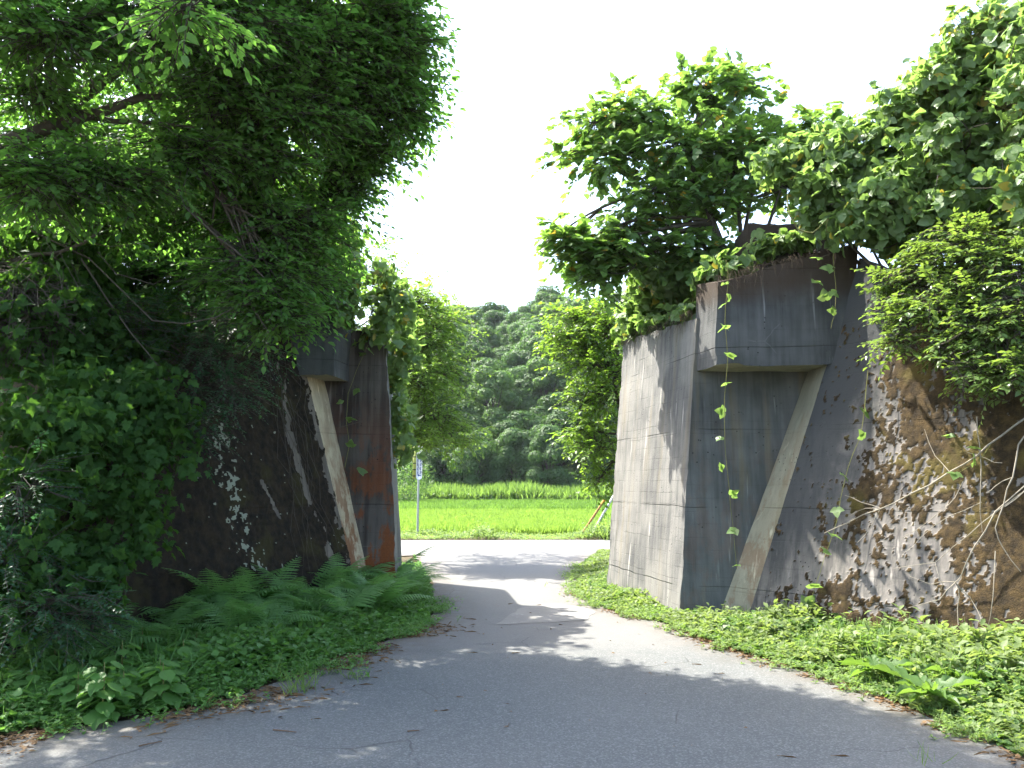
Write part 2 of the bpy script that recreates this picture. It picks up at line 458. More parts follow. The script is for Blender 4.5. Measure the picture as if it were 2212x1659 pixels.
# ================================================================== THE SETTING
def wobble(V, a=0.012, f=2.3, a2=0.004, f2=11.0):
    V = np.asarray(V, float)
    w = np.array([noise.noise_vector(Vector(p * f)) for p in V]) * a + np.array([noise.noise_vector(Vector(p * f2)) for p in V]) * a2
    return V + w
def bil(a, b, c, d, nu, nv):
    a, b, c, d = [np.asarray(q, float) for q in (a, b, c, d)]
    u = np.linspace(0, 1, nu + 1)[None, :, None]; v = np.linspace(0, 1, nv + 1)[:, None, None]
    V = (1 - u) * (1 - v) * a + u * (1 - v) * b + u * v * c + (1 - u) * v * d
    i = np.arange(nv)[:, None] * (nu + 1) + np.arange(nu)[None]
    F = np.stack([i, i + 1, i + nu + 2, i + nu + 1], -1).reshape(-1, 4)
    return V.reshape(-1, 3), F
def hexa(c, step=0.08, amp=1.0):
    A = Acc()
    for q in ((0, 1, 5, 4), (1, 2, 6, 5), (2, 3, 7, 6), (3, 0, 4, 7), (4, 5, 6, 7), (3, 2, 1, 0)):
        p = [np.asarray(c[i], float) for i in q]
        nu = max(1, int(np.linalg.norm(p[1] - p[0]) / step)); nv = max(1, int(np.linalg.norm(p[3] - p[0]) / step))
        A.add(*bil(*p, nu, nv))
    V, F = A.get(); C0 = np.mean(np.asarray(c, float), 0)
    E = [(0,1),(1,2),(2,3),(3,0),(4,5),(5,6),(6,7),(7,4),(0,4),(1,5),(2,6),(3,7)]; dmin = np.full(len(V), 9.)
    for i, j in E:
        a, b = np.asarray(c[i], float), np.asarray(c[j], float); ab = b - a; t = np.clip(((V - a) @ ab) / (ab @ ab), 0, 1); dmin = np.minimum(dmin, np.linalg.norm(V - a - t[:, None] * ab, axis=1))
    k = np.where(dmin < .01, np.array([max(0., noise.noise(Vector(p * 2.7)) + .6 * noise.noise(Vector(p * 9))) for p in V]), 0) * .05 * amp
    V = V + unit(C0 - V) * k[:, None]
    return wobble(V, .014 * amp, 1.7, .002 * amp, 6), F

M_soil = None
def soil_mat(name, a, b, c):
    m, nt, out = mat(name); k = NT(nt); p = k.pos()
    n1 = k.noise(p, 0.8, 5); n2 = k.noise(p, 14, 5, .7)
    col = k.mix(k.step(n1, .35, .65), a, b); col = k.mix(k.step(n2, .5, .7), col, c)
    k.l(k.bsdf(col, .95, .15, k.bump(n2, .8, .03)), out.inputs['Surface'])
    return m
def asphalt_mat():
    m, nt, out = mat('asphalt'); k = NT(nt); p = k.pos()
    vo = k.n('ShaderNodeTexVoronoi'); vo.inputs['Scale'].default_value = 95; k.l(p, vo.inputs['Vector'])
    cs = k.n('ShaderNodeSeparateColor'); k.l(vo.outputs['Color'], cs.inputs[0])
    sp = cs.outputs[0]
    big = k.noise(p, .45, 5, .6); mid = k.noise(p, 3.0, 5, .65); fine = k.noise(p, 160, 2)
    c = k.mix(k.step(big, .3, .7), (.084, .090, .087), (.108, .111, .105))
    c = k.mix(k.step(sp, .62, .95), c, (.150, .154, .148))
    c = k.mix(k.math('MULTIPLY', k.step(sp, .30, .02), .5), c, (.060, .064, .064))
    c = k.mix(k.math('MULTIPLY', k.step(mid, .55, .75), .35), c, (.10, .097, .09))
    # paler, smoother worn surface further in (old patching), tyre-polished
    sep = k.n('ShaderNodeSeparateXYZ'); k.l(p, sep.inputs[0])
    far = k.step(k.math('ADD', sep.outputs[1], k.math('MULTIPLY', mid, 3.0)), 9.2, 11.0)
    c = k.mix(k.math('MULTIPLY', far, .55), c, (.155, .150, .140))
    # cracks
    wn_ = k.n('ShaderNodeTexNoise'); wn_.inputs['Scale'].default_value = 2.0; k.l(p, wn_.inputs['Vector'])
    wp = k.mix(.18, p, wn_.outputs[1])
    ck = k.n('ShaderNodeTexVoronoi', feature='DISTANCE_TO_EDGE'); ck.inputs['Scale'].default_value = .8; k.l(wp, ck.inputs['Vector'])
    crk = k.math('MULTIPLY', k.step(ck.outputs[0], .006, .001), k.step(k.noise(p, .7, 3), .50, .60))
    c = k.mix(k.math('MULTIPLY', crk, .55), c, (.035, .033, .03))
    # brown litter stain near the edges, carried as an attribute
    at = k.n('ShaderNodeAttribute'); at.attribute_name = 'edge'
    e = k.math('MULTIPLY', at.outputs['Fac'], k.step(k.noise(p, 5, 5, .7), .30, .58))
    c = k.mix(k.math('MULTIPLY', e, .75), c, (.085, .065, .042))
    h = k.math('ADD', k.math('MULTIPLY', sp, .8), k.math('MULTIPLY', fine, .5))
    h = k.math('SUBTRACT', h, k.math('MULTIPLY', crk, 2.0))
    k.l(k.bsdf(c, .82, .35, k.bump(h, .5, .006)), out.inputs['Surface'])
    return m
M_asphalt = asphalt_mat()
M_soil = soil_mat('soil', (.055, .042, .025), (.085, .065, .038), (.03, .045, .014))
M_field_soil = soil_mat('paddy_soil', (.05, .055, .022), (.06, .075, .022), (.04, .07, .015))
M_forest_floor = soil_mat('forest_floor', (.018, .03, .010), (.025, .045, .012), (.012, .02, .008))

# ground sheet
g = 330
V, F = bil((-g, -g, -.02), (g, -g, -.02), (g, g, -.02), (-g, g, -.02), 24, 24)
ground_obj('ground', V, F, M_soil)

# road: one sheet, the lane through the gap and the road that crosses behind it
LEDGE = [(-700, 1800), (-300, 1665), (0, 1592), (300, 1553), (520, 1508), (600, 1470), (760, 1412), (850, 1380), (925, 1338), (940, 1300), (925, 1245), (893, 1200)]
REDGE = [(3000, 1900), (2300, 1672), (2212, 1640), (2070, 1575), (1960, 1530), (1830, 1478), (1700, 1440), (1560, 1398), (1450, 1352), (1330, 1322), (1270, 1303), (1243, 1272), (1252, 1222), (1300, 1188)]
LE = np.array([G(*p) for p in LEDGE]); RE = np.array([G(*p) for p in REDGE])
YN, YF = 20.6, 25.0                         # near and far edge of the crossing road
bd = [np.array([-9, -6, 0.])] + [np.array([LE[0][0] - 1.5, 1.5, 0])] + list(LE) + [np.array([-3.6, 19.2, 0]), np.array([-6, YN - .3, 0]), np.array([-120, YN, 0]), np.array([-120, YF, 0]),
      np.array([-20, YF + .05, 0]), np.array([-3, YF - .1, 0]), np.array([1, YF + .1, 0]), np.array([20, YF, 0]), np.array([120, YF, 0]), np.array([120, YN, 0]), np.array([9, YN + .1, 0])] + list(RE[::-1]) + [np.array([9, -6, 0.])]
bd = np.array(bd)
def densify(b, step):
    o = []
    for i in range(len(b)):
        p, q = b[i], b[(i + 1) % len(b)]
        n = max(1, min(40, int(np.linalg.norm(q - p) / step)))
        for j in range(n): o.append(p + (q - p) * j / n)
    return np.array(o)
bd = densify(bd, .3)
mask = (np.abs(bd[:, 0]) < 8) & (bd[:, 1] < 26) & (bd[:, 1] > 2)
jit = np.array([[noise.noise(Vector(p * 1.7)), noise.noise(Vector(p * 1.7 + np.array([9, 3, 0]))), 0] for p in bd]) * .10
bd = bd + jit * mask[:, None]
def inside_poly(P, poly):
    x, y = P[:, 0], P[:, 1]; c = np.zeros(len(P), bool); n = len(poly)
    for i in range(n):
        x1, y1, x2, y2 = poly[i][0], poly[i][1], poly[(i + 1) % n][0], poly[(i + 1) % n][1]
        if y1 == y2: continue
        t = ((y1 > y) != (y2 > y)) & (x < (x2 - x1) * (y - y1) / (y2 - y1) + x1); c ^= t
    return c
def dist_line(P, line):
    P = np.asarray(P)[:, :2]; best = np.full(len(P), 1e9)
    for a, b in zip(line[:-1], line[1:]):
        a, b = np.asarray(a)[:2], np.asarray(b)[:2]; ab = b - a
        t = np.clip(((P - a) @ ab) / (ab @ ab + 1e-9), 0, 1)
        best = np.minimum(best, np.linalg.norm(P - a - t[:, None] * ab, axis=1))
    return best
# grid-filled sheet so that the litter stain along its edges can be carried per corner
xs = np.concatenate([[-120, -60, -30, -18], np.arange(-12, 12.01, .2), [18, 30, 60, 120]]); ys = np.arange(-6, 26.01, .2)
tri = tessellate_polygon([[Vector(p) for p in bd]])
rv = bd.copy(); rv[:, 2] = .004
road = link('road', mesh_np('road', rv, np.array(tri), M_asphalt)); tag(road, kind='structure')
import bmesh
bm = bmesh.new(); bm.from_mesh(road.data)
for axis in (0, 1):
    for c in np.arange(-8 if axis == 0 else 3, 8.1 if axis == 0 else 26, .35):
        n = (1, 0, 0) if axis == 0 else (0, 1, 0)
        bmesh.ops.bisect_plane(bm, geom=bm.verts[:] + bm.edges[:] + bm.faces[:], plane_co=(c * n[0], c * n[1], 0), plane_no=n)
for f_ in bm.faces:
    if f_.normal.z < 0: f_.normal_flip()
bm.to_mesh(road.data); bm.free()
rp = np.array([v.co[:] for v in road.data.vertices])
ed = np.minimum(dist_line(rp, LE), dist_line(rp, RE) * 1.6)
ea = road.data.attributes.new('edge', 'FLOAT', 'POINT')
ea.data.foreach_set('value', np.clip(1 - ed / .75, 0, 1).astype(np.float32))

# concrete patch on the lane
M_patch = concrete_mat('patch_concrete', (.205, .20, .185), (.16, .155, .142), .4, .1, 9.0)
pp = np.array([G(x, y) for x, y in ((1068, 1352), (1130, 1312), (1200, 1306), (1262, 1312), (1288, 1322), (1262, 1340), (1180, 1346))]); pp = densify(pp, .12)
pp = pp + np.array([[noise.noise(Vector(p * 3)), noise.noise(Vector(p * 3 + np.array([5, 0, 0]))), 0] for p in pp]) * .09; pp[:, 2] = .009
o = link('road_patch', mesh_np('road_patch', pp, np.array(tessellate_polygon([[Vector(p) for p in pp]])), M_patch)); tag(o, kind='structure')

# ------------------------------------------------------------------ wing walls: a straight line in plan, leaning back
class Wing:
    def __init__(s, w0, d, batter, L, ztop, edge):
        s.w0 = np.array([w0[0], w0[1], 0.]); s.d = np.array([d[0], d[1], 0.]); s.d /= np.linalg.norm(s.d)
        s.nh = np.array([s.d[1], -s.d[0], 0.])
        if s.nh[1] > 0: s.nh = -s.nh                     # outward, towards the road
        s.b, s.L, s.ztop, s.edge = batter, L, ztop, edge
    def at(s, t, z): return s.w0 + s.d * t - s.nh * s.b * z + np.array([0, 0, z])
    def tz(s, x, y):
        n = s.nh + np.array([0, 0, s.b])
        p = ONPLANE(x, y, s.w0, n); q = p - s.w0 + s.nh * s.b * p[2]
        return float(q @ s.d), float(p[2])
    def loc(s, X, Y):                                    # along, behind
        q = np.stack([X - s.w0[0], Y - s.w0[1]], -1)
        return q @ s.d[:2], -(q @ s.nh[:2])
WR = Wing((2.95, 10.45), (.6, -.8), .22, 5.4, lambda t: np.interp(t, [.9, 5.4], [4.75, 1.9]), lambda z: .258 * z)
WL = Wing((-2.1, 11.55), (-.5, -.866), .20, 6.4, lambda t: np.interp(t, [.5, 1.4, 4.0, 6.4], [4.3, 3.75, 2.0, 1.1]), lambda z: .161 * z)

def fbm(p, h=.6, lac=2.1, octv=5): return noise.fractal(Vector(p), h, lac, octv)
def wing_mesh(w, root, material, mossfn, nu=300, nv=260):
    u = np.linspace(0, 1, nu + 1); v = np.linspace(0, 1, nv + 1)
    ztop0 = float(w.ztop(w.edge(4.5)))
    TZ = np.zeros((nv + 1, nu + 1, 2))
    for j, vv in enumerate(v):
        for _ in range(1):
            z = vv * w.ztop(np.linspace(w.edge(vv * ztop0), w.L, nu + 1))
            t = w.edge(z) + (w.L - w.edge(z)) * u
            TZ[j, :, 0] = t; TZ[j, :, 1] = z
    tz = TZ.reshape(-1, 2)
    moss, disp, lich_shade = mossfn(tz)
    base = w.w0 + w.d * tz[:, :1] - w.nh * (w.b * tz[:, 1:]) + np.array([0, 0, 1.]) * tz[:, 1:]
    nrm = unit(w.nh + np.array([0, 0, w.b])); P = base + nrm * disp[:, None]
    i = np.arange(nv)[:, None] * (nu + 1) + np.arange(nu)[None]
    F = np.stack([i, i + 1, i + nu + 2, i + nu + 1], -1).reshape(-1, 4)
    # body behind the face
    top = P.reshape(nv + 1, nu + 1, 3)[-1]; back = top - w.nh * .55
    lowb = back.copy(); lowb[:, 2] = -.3
    n0 = len(P); V = np.concatenate([P, back, lowb]); FB = []
    for q in range(nu):
        a, b = nv * (nu + 1) + q, nv * (nu + 1) + q + 1
        FB += [(a, b, n0 + q + 1, n0 + q), (n0 + q, n0 + q + 1, n0 + nu + 2 + q, n0 + nu + 1 + q)]
    o = part(root, 'wing_wall', V, np.concatenate([F, np.array(FB)]), material, smooth=True)
    for nm, arr in (('moss', moss), ('lichen_shade', lich_shade)):
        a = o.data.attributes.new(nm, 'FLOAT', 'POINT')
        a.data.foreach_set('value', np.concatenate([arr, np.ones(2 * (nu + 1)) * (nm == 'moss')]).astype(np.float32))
    return o
def sm(a, b, x): t = np.clip((x - a) / (b - a), 0, 1); return t * t * (3 - 2 * t)
def moss_right(tz):
    t, z = tz[:, 0], tz[:, 1]
    n = np.array([fbm((a * 1.5, b * 1.0, 3.1)) for a, b in tz]); n2 = np.array([fbm((a * 5.5, b * 3.2, 7.7), .7) for a, b in tz])
    n3 = np.array([fbm((a * 19, b * 14, 1.7), .8, 2.1, 3) for a, b in tz])
    s = t - w_edge_r(z)
    cov = -.55 + .86 * sm(.15, 1.0, s - .04 * z + .05) + .42 * sm(2.1, 3.0, t)
    cov += .95 * sm(.30, .08, z + .1 * n) * sm(.05, .3, s)
    cov -= .70 * np.exp(-((t - 1.6) / .85) ** 2 - ((z - .75) / .34) ** 2)
    cov -= .30 * np.exp(-((t - 1.3) / .5) ** 2 - ((z - 2.2) / .7) ** 2)
    f = np.maximum(cov + n * .42 + n2 * .70 + n3 * .75, n3 * .9 + n2 * .5 - .72 + .25 * sm(.1, .9, s))
    m = sm(.0, .20, f)
    shade_grime = .85 * sm(1.05, .30, s + .35 * n2 - .04 * z) * sm(.25, 1.3, z + .4 * n) + .5 * sm(2.2, 3.6, z + .3 * n)  # shade of block and trees painted in together with grime
    md = sm(-.15, .55, f)
    return m, md * (.009 + .006 * np.clip(n2 + .4 * n3, -1, 1.5)) + n3 * .0012, np.clip(shade_grime, 0, 1)
def w_edge_r(z): return .258 * z
def moss_left(tz):
    t, z = tz[:, 0], tz[:, 1]
    n = np.array([fbm((a * 1.5, b * 1.0, 13.1)) for a, b in tz]); n2 = np.array([fbm((a * 5.5, b * 3.2, 17.7), .7) for a, b in tz])
    n3 = np.array([fbm((a * 19, b * 14, 11.7), .8, 2.1, 3) for a, b in tz])
    s = t - .161 * z
    cov = .75 - .75 * sm(.22, .05, s)
    def along(pts, wid):
        q = np.array([WL.tz(*p) for p in pts]); return np.exp(-(dist_line(np.stack([t, z], 1), q) / wid) ** 2)
    cov -= (1.0 + 1.6 * n2) * along([(600, 760), (625, 940), (660, 1060), (700, 1150), (720, 1230)], .085)
    cov -= 1.1 * along([(565, 1040), (605, 1120)], .035)
    cov -= .8 * along([(440, 1290), (460, 1240)], .08)
    f = cov + n * .35 + n2 * .4 + n3 * .2
    m = sm(.02, .22, f)
    lz = along([(468, 880), (478, 960), (500, 1060), (515, 1150), (540, 1210)], .16) * .55 + .18 * along([(470, 1000), (590, 1230)], .5)
    li = sm(.80, .88, lz + n3 * .9 + n2 * .15)
    return m, m * (.010 + .012 * np.clip(n3 + n2, -1, 1.5)) + n3 * .002, li * m

MOSS_A, MOSS_B = (.022, .015, .007), (.078, .050, .018)
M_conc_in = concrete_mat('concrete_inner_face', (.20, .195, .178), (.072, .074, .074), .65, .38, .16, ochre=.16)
M_conc_recess = concrete_mat('concrete_recess', (.120, .123, .114), (.042, .045, .042), .65, .38, .17, ochre=.25, rust=.15)  # stained tone, darkened further to paint in shade from overhanging foliage
M_conc_block = concrete_mat('concrete_block', (.098, .100, .096), (.034, .036, .035), .7, .35, .16, topdirt=(4.25, 4.65))  # body colour darkened for foliage shade; the dirt on top is real
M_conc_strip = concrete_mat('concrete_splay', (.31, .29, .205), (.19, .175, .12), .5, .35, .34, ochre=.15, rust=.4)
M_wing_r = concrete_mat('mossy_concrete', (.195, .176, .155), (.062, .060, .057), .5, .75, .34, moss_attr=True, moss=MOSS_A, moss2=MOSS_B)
M_wing_l = concrete_mat('black_mossy_concrete', (.155, .135, .108), (.07, .06, .048), .5, .5, .4, moss_attr=True, moss=(.012, .009, .006), moss2=(.034, .024, .012), lichen_shade=True)
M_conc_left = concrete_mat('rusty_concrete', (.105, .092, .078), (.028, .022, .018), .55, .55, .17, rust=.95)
M_strip_l = concrete_mat('cream_splay', (.50, .43, .29), (.26, .215, .14), .45, .5, .25, rust=.8)

def soffit(o, V, F):                       # underside stain-free, and paler still with bounced light painted in
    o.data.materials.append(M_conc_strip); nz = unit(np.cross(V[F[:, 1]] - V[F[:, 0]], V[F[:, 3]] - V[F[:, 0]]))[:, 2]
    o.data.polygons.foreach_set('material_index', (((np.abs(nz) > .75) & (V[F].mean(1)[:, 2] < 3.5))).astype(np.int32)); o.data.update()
# ---- right abutment
ra = thing('bridge_abutment', 'tall weathered concrete bridge abutment with brown mossy wing wall, right of the lane', 'abutment', (2.6, 12, 0))
c = lambda x, y, z, bx=.09, by=.03: (x + bx * z, y + by * z, z)
ZR = 4.0
V, F = hexa([c(2.15, 10.70, -.3), c(7.0, 10.75, -.3), c(6.9, 13.9, -.3, .09, 0), c(1.56, 13.7, -.3, .085, 0),
             c(2.15, 10.70, 3.93), c(7.0, 10.75, 4.0), c(6.9, 13.9, 4.0, .09, 0), c(1.56, 13.7, 4.15, .085, 0)])
pc = V[F].mean(1)
# inner face and recess carry separate tones, shade painted into the recess
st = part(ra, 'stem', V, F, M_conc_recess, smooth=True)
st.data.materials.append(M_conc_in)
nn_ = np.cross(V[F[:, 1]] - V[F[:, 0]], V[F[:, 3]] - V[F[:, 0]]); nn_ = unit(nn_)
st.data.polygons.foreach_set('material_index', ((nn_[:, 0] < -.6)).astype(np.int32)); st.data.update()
V, F = hexa([(2.615, 10.33, 3.2), (4.20, 10.13, 3.2), (4.4, 11.4, 3.2), (2.46, 10.9, 3.2),
             (2.69, 10.35, 4.32), (4.48, 10.15, 4.80), (4.7, 11.6, 4.8), (2.55, 10.95, 4.42)], .09, 1.6)
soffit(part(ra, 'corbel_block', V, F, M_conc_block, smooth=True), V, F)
V, F = hexa([AT(1614, 545, 11.3) * [1, 1, 0] + [0, 0, 4.3], AT(1800, 545, 11.2) * [1, 1, 0] + [0, 0, 4.3], (4.6, 11.75, 4.3), (3.35, 11.85, 4.3),
             AT(1616, 482, 11.3), AT(1800, 484, 11.2), (4.6, 11.75, 5.30), (3.35, 11.85, 5.34)], .1)
part(ra, 'ballast_wall', V, F, M_conc_block, smooth=True)
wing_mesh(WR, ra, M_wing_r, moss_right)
def strip(root, inner, w, z0, z1, material):
    A = Acc(); n = 40; m = 5
    zz = np.linspace(z0, z1, n + 1)
    inn = np.array([inner(z) for z in zz]); out = np.array([w.at(w.edge(z), z) for z in zz])
    u = np.linspace(0, 1, m + 1)[None, :, None]
    V = (inn[:, None] * (1 - u) + out[:, None] * u).reshape(-1, 3)
    i = np.arange(n)[:, None] * (m + 1) + np.arange(m)[None]
    F = np.stack([i, i + 1, i + m + 2, i + m + 1], -1).reshape(-1, 4)
    part(root, 'splayed_edge', wobble(V, .008, 3, .003, 12), F, material, smooth=True)
strip(ra, lambda z: np.array([2.66 + (3.90 - 2.66) * z / 3.0, 10.70 + .03 * z, z]), WR, -.1, 3.3, M_conc_strip)

def fringe(root, pts, n, lmin, lmax, out, material, thick=.003):
    pts = np.array(pts, float); seg = rng.integers(0, len(pts) - 1, n); t = rng.uniform(0, 1, (n, 1))
    A0 = pts[seg] * (1 - t) + pts[seg + 1] * t + rng.normal(0, .02, (n, 3)); B0 = A0 + np.array(out) * rng.uniform(.3, 1.2, (n, 1)) + rng.normal(0, .07, (n, 3)); B0[:, 2] -= rng.uniform(lmin, lmax, n)
    V, F = many_twigs(A0, B0, thick, thick * .5); part(root, 'root_fringe', V, F, material, kind='stuff')
M_dirt = soil_mat('dark_dirt', (.030, .022, .014), (.045, .033, .02), (.02, .026, .010))
M_root = bark_mat('root', (.03, .022, .014), (.10, .075, .05))
fringe(ra, [(2.65, 10.34, 4.38), (3.2, 10.26, 4.52), (4.40, 10.12, 4.82)], 200, .03, .26, (.03, -.03, 0), M_root, .002)
fringe(ra, [(1.86, 13.7, 4.2), (2.2, 12.1, 4.1), (2.44, 10.8, 4.02)], 160, .03, .24, (-.05, 0, 0), M_root)
def mound(root, c0, r0, material, name='soil_cap'):
    nu, nv = 40, 14; u = np.linspace(0, 2 * math.pi, nu, endpoint=False); v = np.linspace(0, 1, nv); V = []
    for b_ in v:
        for a_ in u: V.append((c0[0] + r0[0] * math.cos(a_) * (1 - b_ ** 2), c0[1] + r0[1] * math.sin(a_) * (1 - b_ ** 2), c0[2] + r0[2] * b_))
    V = wobble(np.array(V), .09, 2.6, .03, 8); i = np.arange(nv - 1)[:, None] * nu + np.arange(nu)[None]; j = np.arange(nv - 1)[:, None] * nu + (np.arange(nu)[None] + 1) % nu
    part(root, name, V, np.stack([i, j, j + nu, i + nu], -1).reshape(-1, 4), material, smooth=True)
mound(ra, (3.35, 11.05, 4.15), (.75, .52, .50), M_dirt); mound(ra, (4.0, 10.95, 4.45), (.55, .58, .52), M_dirt)

# ---- left abutment
la = thing('bridge_abutment', 'shaded rust-stained concrete bridge abutment with black mossy wing wall, left of the lane', 'abutment', (-2.4, 13, 0))
c = lambda x, y, z, bx=-.068, by=.03: (x + bx * z, y + by * z, z)
V, F = hexa([c(-6.5, 11.85, -.3), c(-1.62, 11.80, -.3), c(-1.96, 14.8, -.3, -.068, 0), c(-6.5, 14.9, -.3, -.068, 0),
             c(-6.5, 11.85, 4.0), c(-1.62, 11.80, 3.97), c(-1.96, 14.8, 4.0, -.068, 0), c(-6.5, 14.9, 4.0, -.068, 0)])
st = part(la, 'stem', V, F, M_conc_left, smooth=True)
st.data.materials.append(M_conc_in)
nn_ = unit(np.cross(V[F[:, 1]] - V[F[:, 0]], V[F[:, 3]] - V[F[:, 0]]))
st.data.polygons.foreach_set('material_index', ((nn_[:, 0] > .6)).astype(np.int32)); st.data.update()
V, F = hexa([(-3.35, 11.30, 3.2), (-2.50, 11.25, 3.2), (-2.40, 12.0, 3.2), (-3.45, 12.1, 3.2),
             (-3.75, 11.32, 4.55), (-2.50, 11.27, 4.45), (-2.40, 12.0, 4.45), (-3.85, 12.1, 4.55)], .09, 1.4)
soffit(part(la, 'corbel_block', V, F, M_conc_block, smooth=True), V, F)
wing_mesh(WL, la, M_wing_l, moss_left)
strip(la, lambda z: np.array([-1.95 + (-2.77 + 1.95) * z / 3.19, 11.80 + .03 * z, z]), WL, -.1, 3.25, M_strip_l)

# ---- railway embankment behind the walls, one mound on each side of the gap
def embankment(w, side):
    st_ = .28
    X = np.arange(1.6, 45, st_) if side > 0 else np.arange(-45, -1.6, st_)
    Y = np.arange(3.0, 21, st_)
    gx, gy = np.meshgrid(X, Y); t, n = w.loc(gx, gy)
    tt = np.clip(t, 0, w.L)
    zt = w.ztop(np.maximum(tt, 1.0)); over = np.maximum(t - w.L, 0)
    zt = np.where(t > w.L, np.maximum(w.ztop(w.L) - .3 * over, 0), zt)
    h = zt - .15 + .62 * np.maximum(n - (.45 + w.b * zt), 0)
    h = np.minimum(h, 4.55); h = np.minimum(h, 4.55 - .75 * np.maximum(gy - 14.4, 0))
    lim0 = (1.95 + .36 - .197 * (gy - 11.5)) if side > 0 else (-1.97 - .113 * (gy - 11.8))
    din = np.maximum((gx - lim0) * side, 0); h = np.where(gy > 13.2, np.minimum(h, -.2 + 1.5 * np.maximum(din - .35 * (gy - 13.2), 0)), h)
    h += .10 * np.array([noise.noise(Vector((a * .9, b * .9, 4))) for a, b in zip(gx.ravel(), gy.ravel())]).reshape(gx.shape)
    lim = (1.95 + .085 * 4.2 + (-.59 / 3.0) * (gy - 11.5)) if side > 0 else (-1.72 - .25 - .113 * (gy - 11.8))
    ok = (n > .30 + .2 * np.minimum(h, 4)) & (h > -.1)
    ok &= (gx > lim + .05) if side > 0 else (gx < lim - .05)
    h = np.maximum(h, -.1)
    ny, nx = gx.shape; V = np.stack([gx, gy, h], -1).reshape(-1, 3)
    i = (np.arange(ny - 1)[:, None] * nx + np.arange(nx - 1)[None])
    okc = ok[:-1, :-1] & ok[1:, :-1] & ok[:-1, 1:] & ok[1:, 1:]
    F = np.stack([i, i + 1, i + nx + 1, i + nx], -1)[okc]
    ground_obj('embankment', V, F, M_soil)
embankment(WR, 1); embankment(WL, -1)

# ---- far hill
def hill_z(x, y):
    b = np.maximum(y - 78 - .03 * (x + 5), 0)
    z = 24.0 * (1 - np.exp(-b / 36)) + .05 * b
    return z * (1 + .10 * np.sin(x * .06 + 1.0) + .004 * x) - .3
X = np.arange(-160, 161, 4.); Y = np.arange(72, 300, 4.)
gx, gy = np.meshgrid(X, Y); V = np.stack([gx, gy, hill_z(gx, gy)], -1).reshape(-1, 3); nx = len(X)
i = (np.arange(len(Y) - 1)[:, None] * nx + np.arange(nx - 1)[None]); F = np.stack([i, i + 1, i + nx + 1, i + nx], -1).reshape(-1, 4)
ground_obj('hill', V, F, M_forest_floor)

# ================================================================== PLANTS
M_bark = bark_mat('bark', (.035, .028, .020), (.11, .095, .075))
M_bark_pale = bark_mat('pale_bark', (.13, .115, .085), (.34, .30, .235))
M_stem = bark_mat('green_stem', (.09, .11, .03), (.22, .20, .07))
L_cherry = leaf_mat('leaf_broad', (.046, .110, .024), (.082, .170, .040), (.25, .54, .07), .48, .5, .3)
L_deep = leaf_mat('leaf_deep', (.034, .082, .022), (.062, .135, .036), (.18, .42, .05), .44, .55, .2)
L_kudzu = leaf_mat('leaf_kudzu', (.088, .155, .045), (.155, .232, .082), (.33, .53, .10), .43, .45, .4, yellow=(.40, .33, .04))
L_mallow = leaf_mat('leaf_heart', (.062, .128, .032), (.115, .195, .058), (.28, .50, .07), .42, .42, .4, yellow=(.40, .28, .03))
L_gloss = leaf_mat('leaf_glossy', (.070, .125, .034), (.130, .205, .058), (.31, .48, .06), .36, .32, .5)
L_blue = leaf_mat('leaf_bluish', (.026, .068, .032), (.048, .112, .052), (.08, .22, .06), .38)
L_fern = leaf_mat('fern_green', (.095, .205, .058), (.150, .285, .090), (.26, .55, .11), .42, .5, .3)
L_weed = leaf_mat('weed_green', (.095, .155, .045), (.165, .235, .078), (.36, .54, .10), .40, .55, .3)
L_thicket = leaf_mat('leaf_thicket', (.022, .060, .014), (.046, .108, .024), (.14, .32, .03), .40, .65, .12)
L_weed2 = leaf_mat('weed_deep_green', (.050, .105, .026), (.095, .165, .045), (.24, .42, .05), .40, .5, .35)
L_weed3 = leaf_mat('weed_pale', (.105, .150, .050), (.170, .225, .085), (.36, .50, .10), .40, .55, .3)
L_weed_sh = leaf_mat('weed_soft_green', (.070, .160, .036), (.115, .225, .056), (.24, .52, .07), .40, .5, .3)
L_grass = leaf_mat('grass_green', (.075, .140, .032), (.15, .23, .06), (.30, .50, .08), .4, .45, .3)
L_rice = leaf_mat('rice_light', (.128, .225, .036), (.172, .285, .050), (.38, .60, .08), .40, .5, .2)
L_rice_d = leaf_mat('rice_dark', (.095, .185, .035), (.130, .235, .045), (.25, .45, .06), .40, .5, .2)
L_tall = leaf_mat('reed_green', (.075, .145, .030), (.140, .225, .050), (.30, .50, .08), .40, .5, .3)
L_far = leaf_mat('leaf_far', (.040, .086, .028), (.078, .135, .044), (.15, .32, .05), .36, .55, .2)
L_far2 = leaf_mat('leaf_far_pale', (.058, .112, .034), (.100, .165, .052), (.19, .37, .06), .38, .55, .2)
L_side = leaf_mat('leaf_roadside', (.070, .140, .024), (.125, .215, .040), (.34, .58, .045), .44, .4, .35)
L_back = leaf_mat('leaf_airy', (.075, .135, .032), (.125, .200, .050), (.32, .54, .06), .42, .5, .25)
L_dry = leaf_mat('dead_leaf', (.10, .055, .022), (.22, .14, .07), (.15, .08, .03), .2, .7, .2)

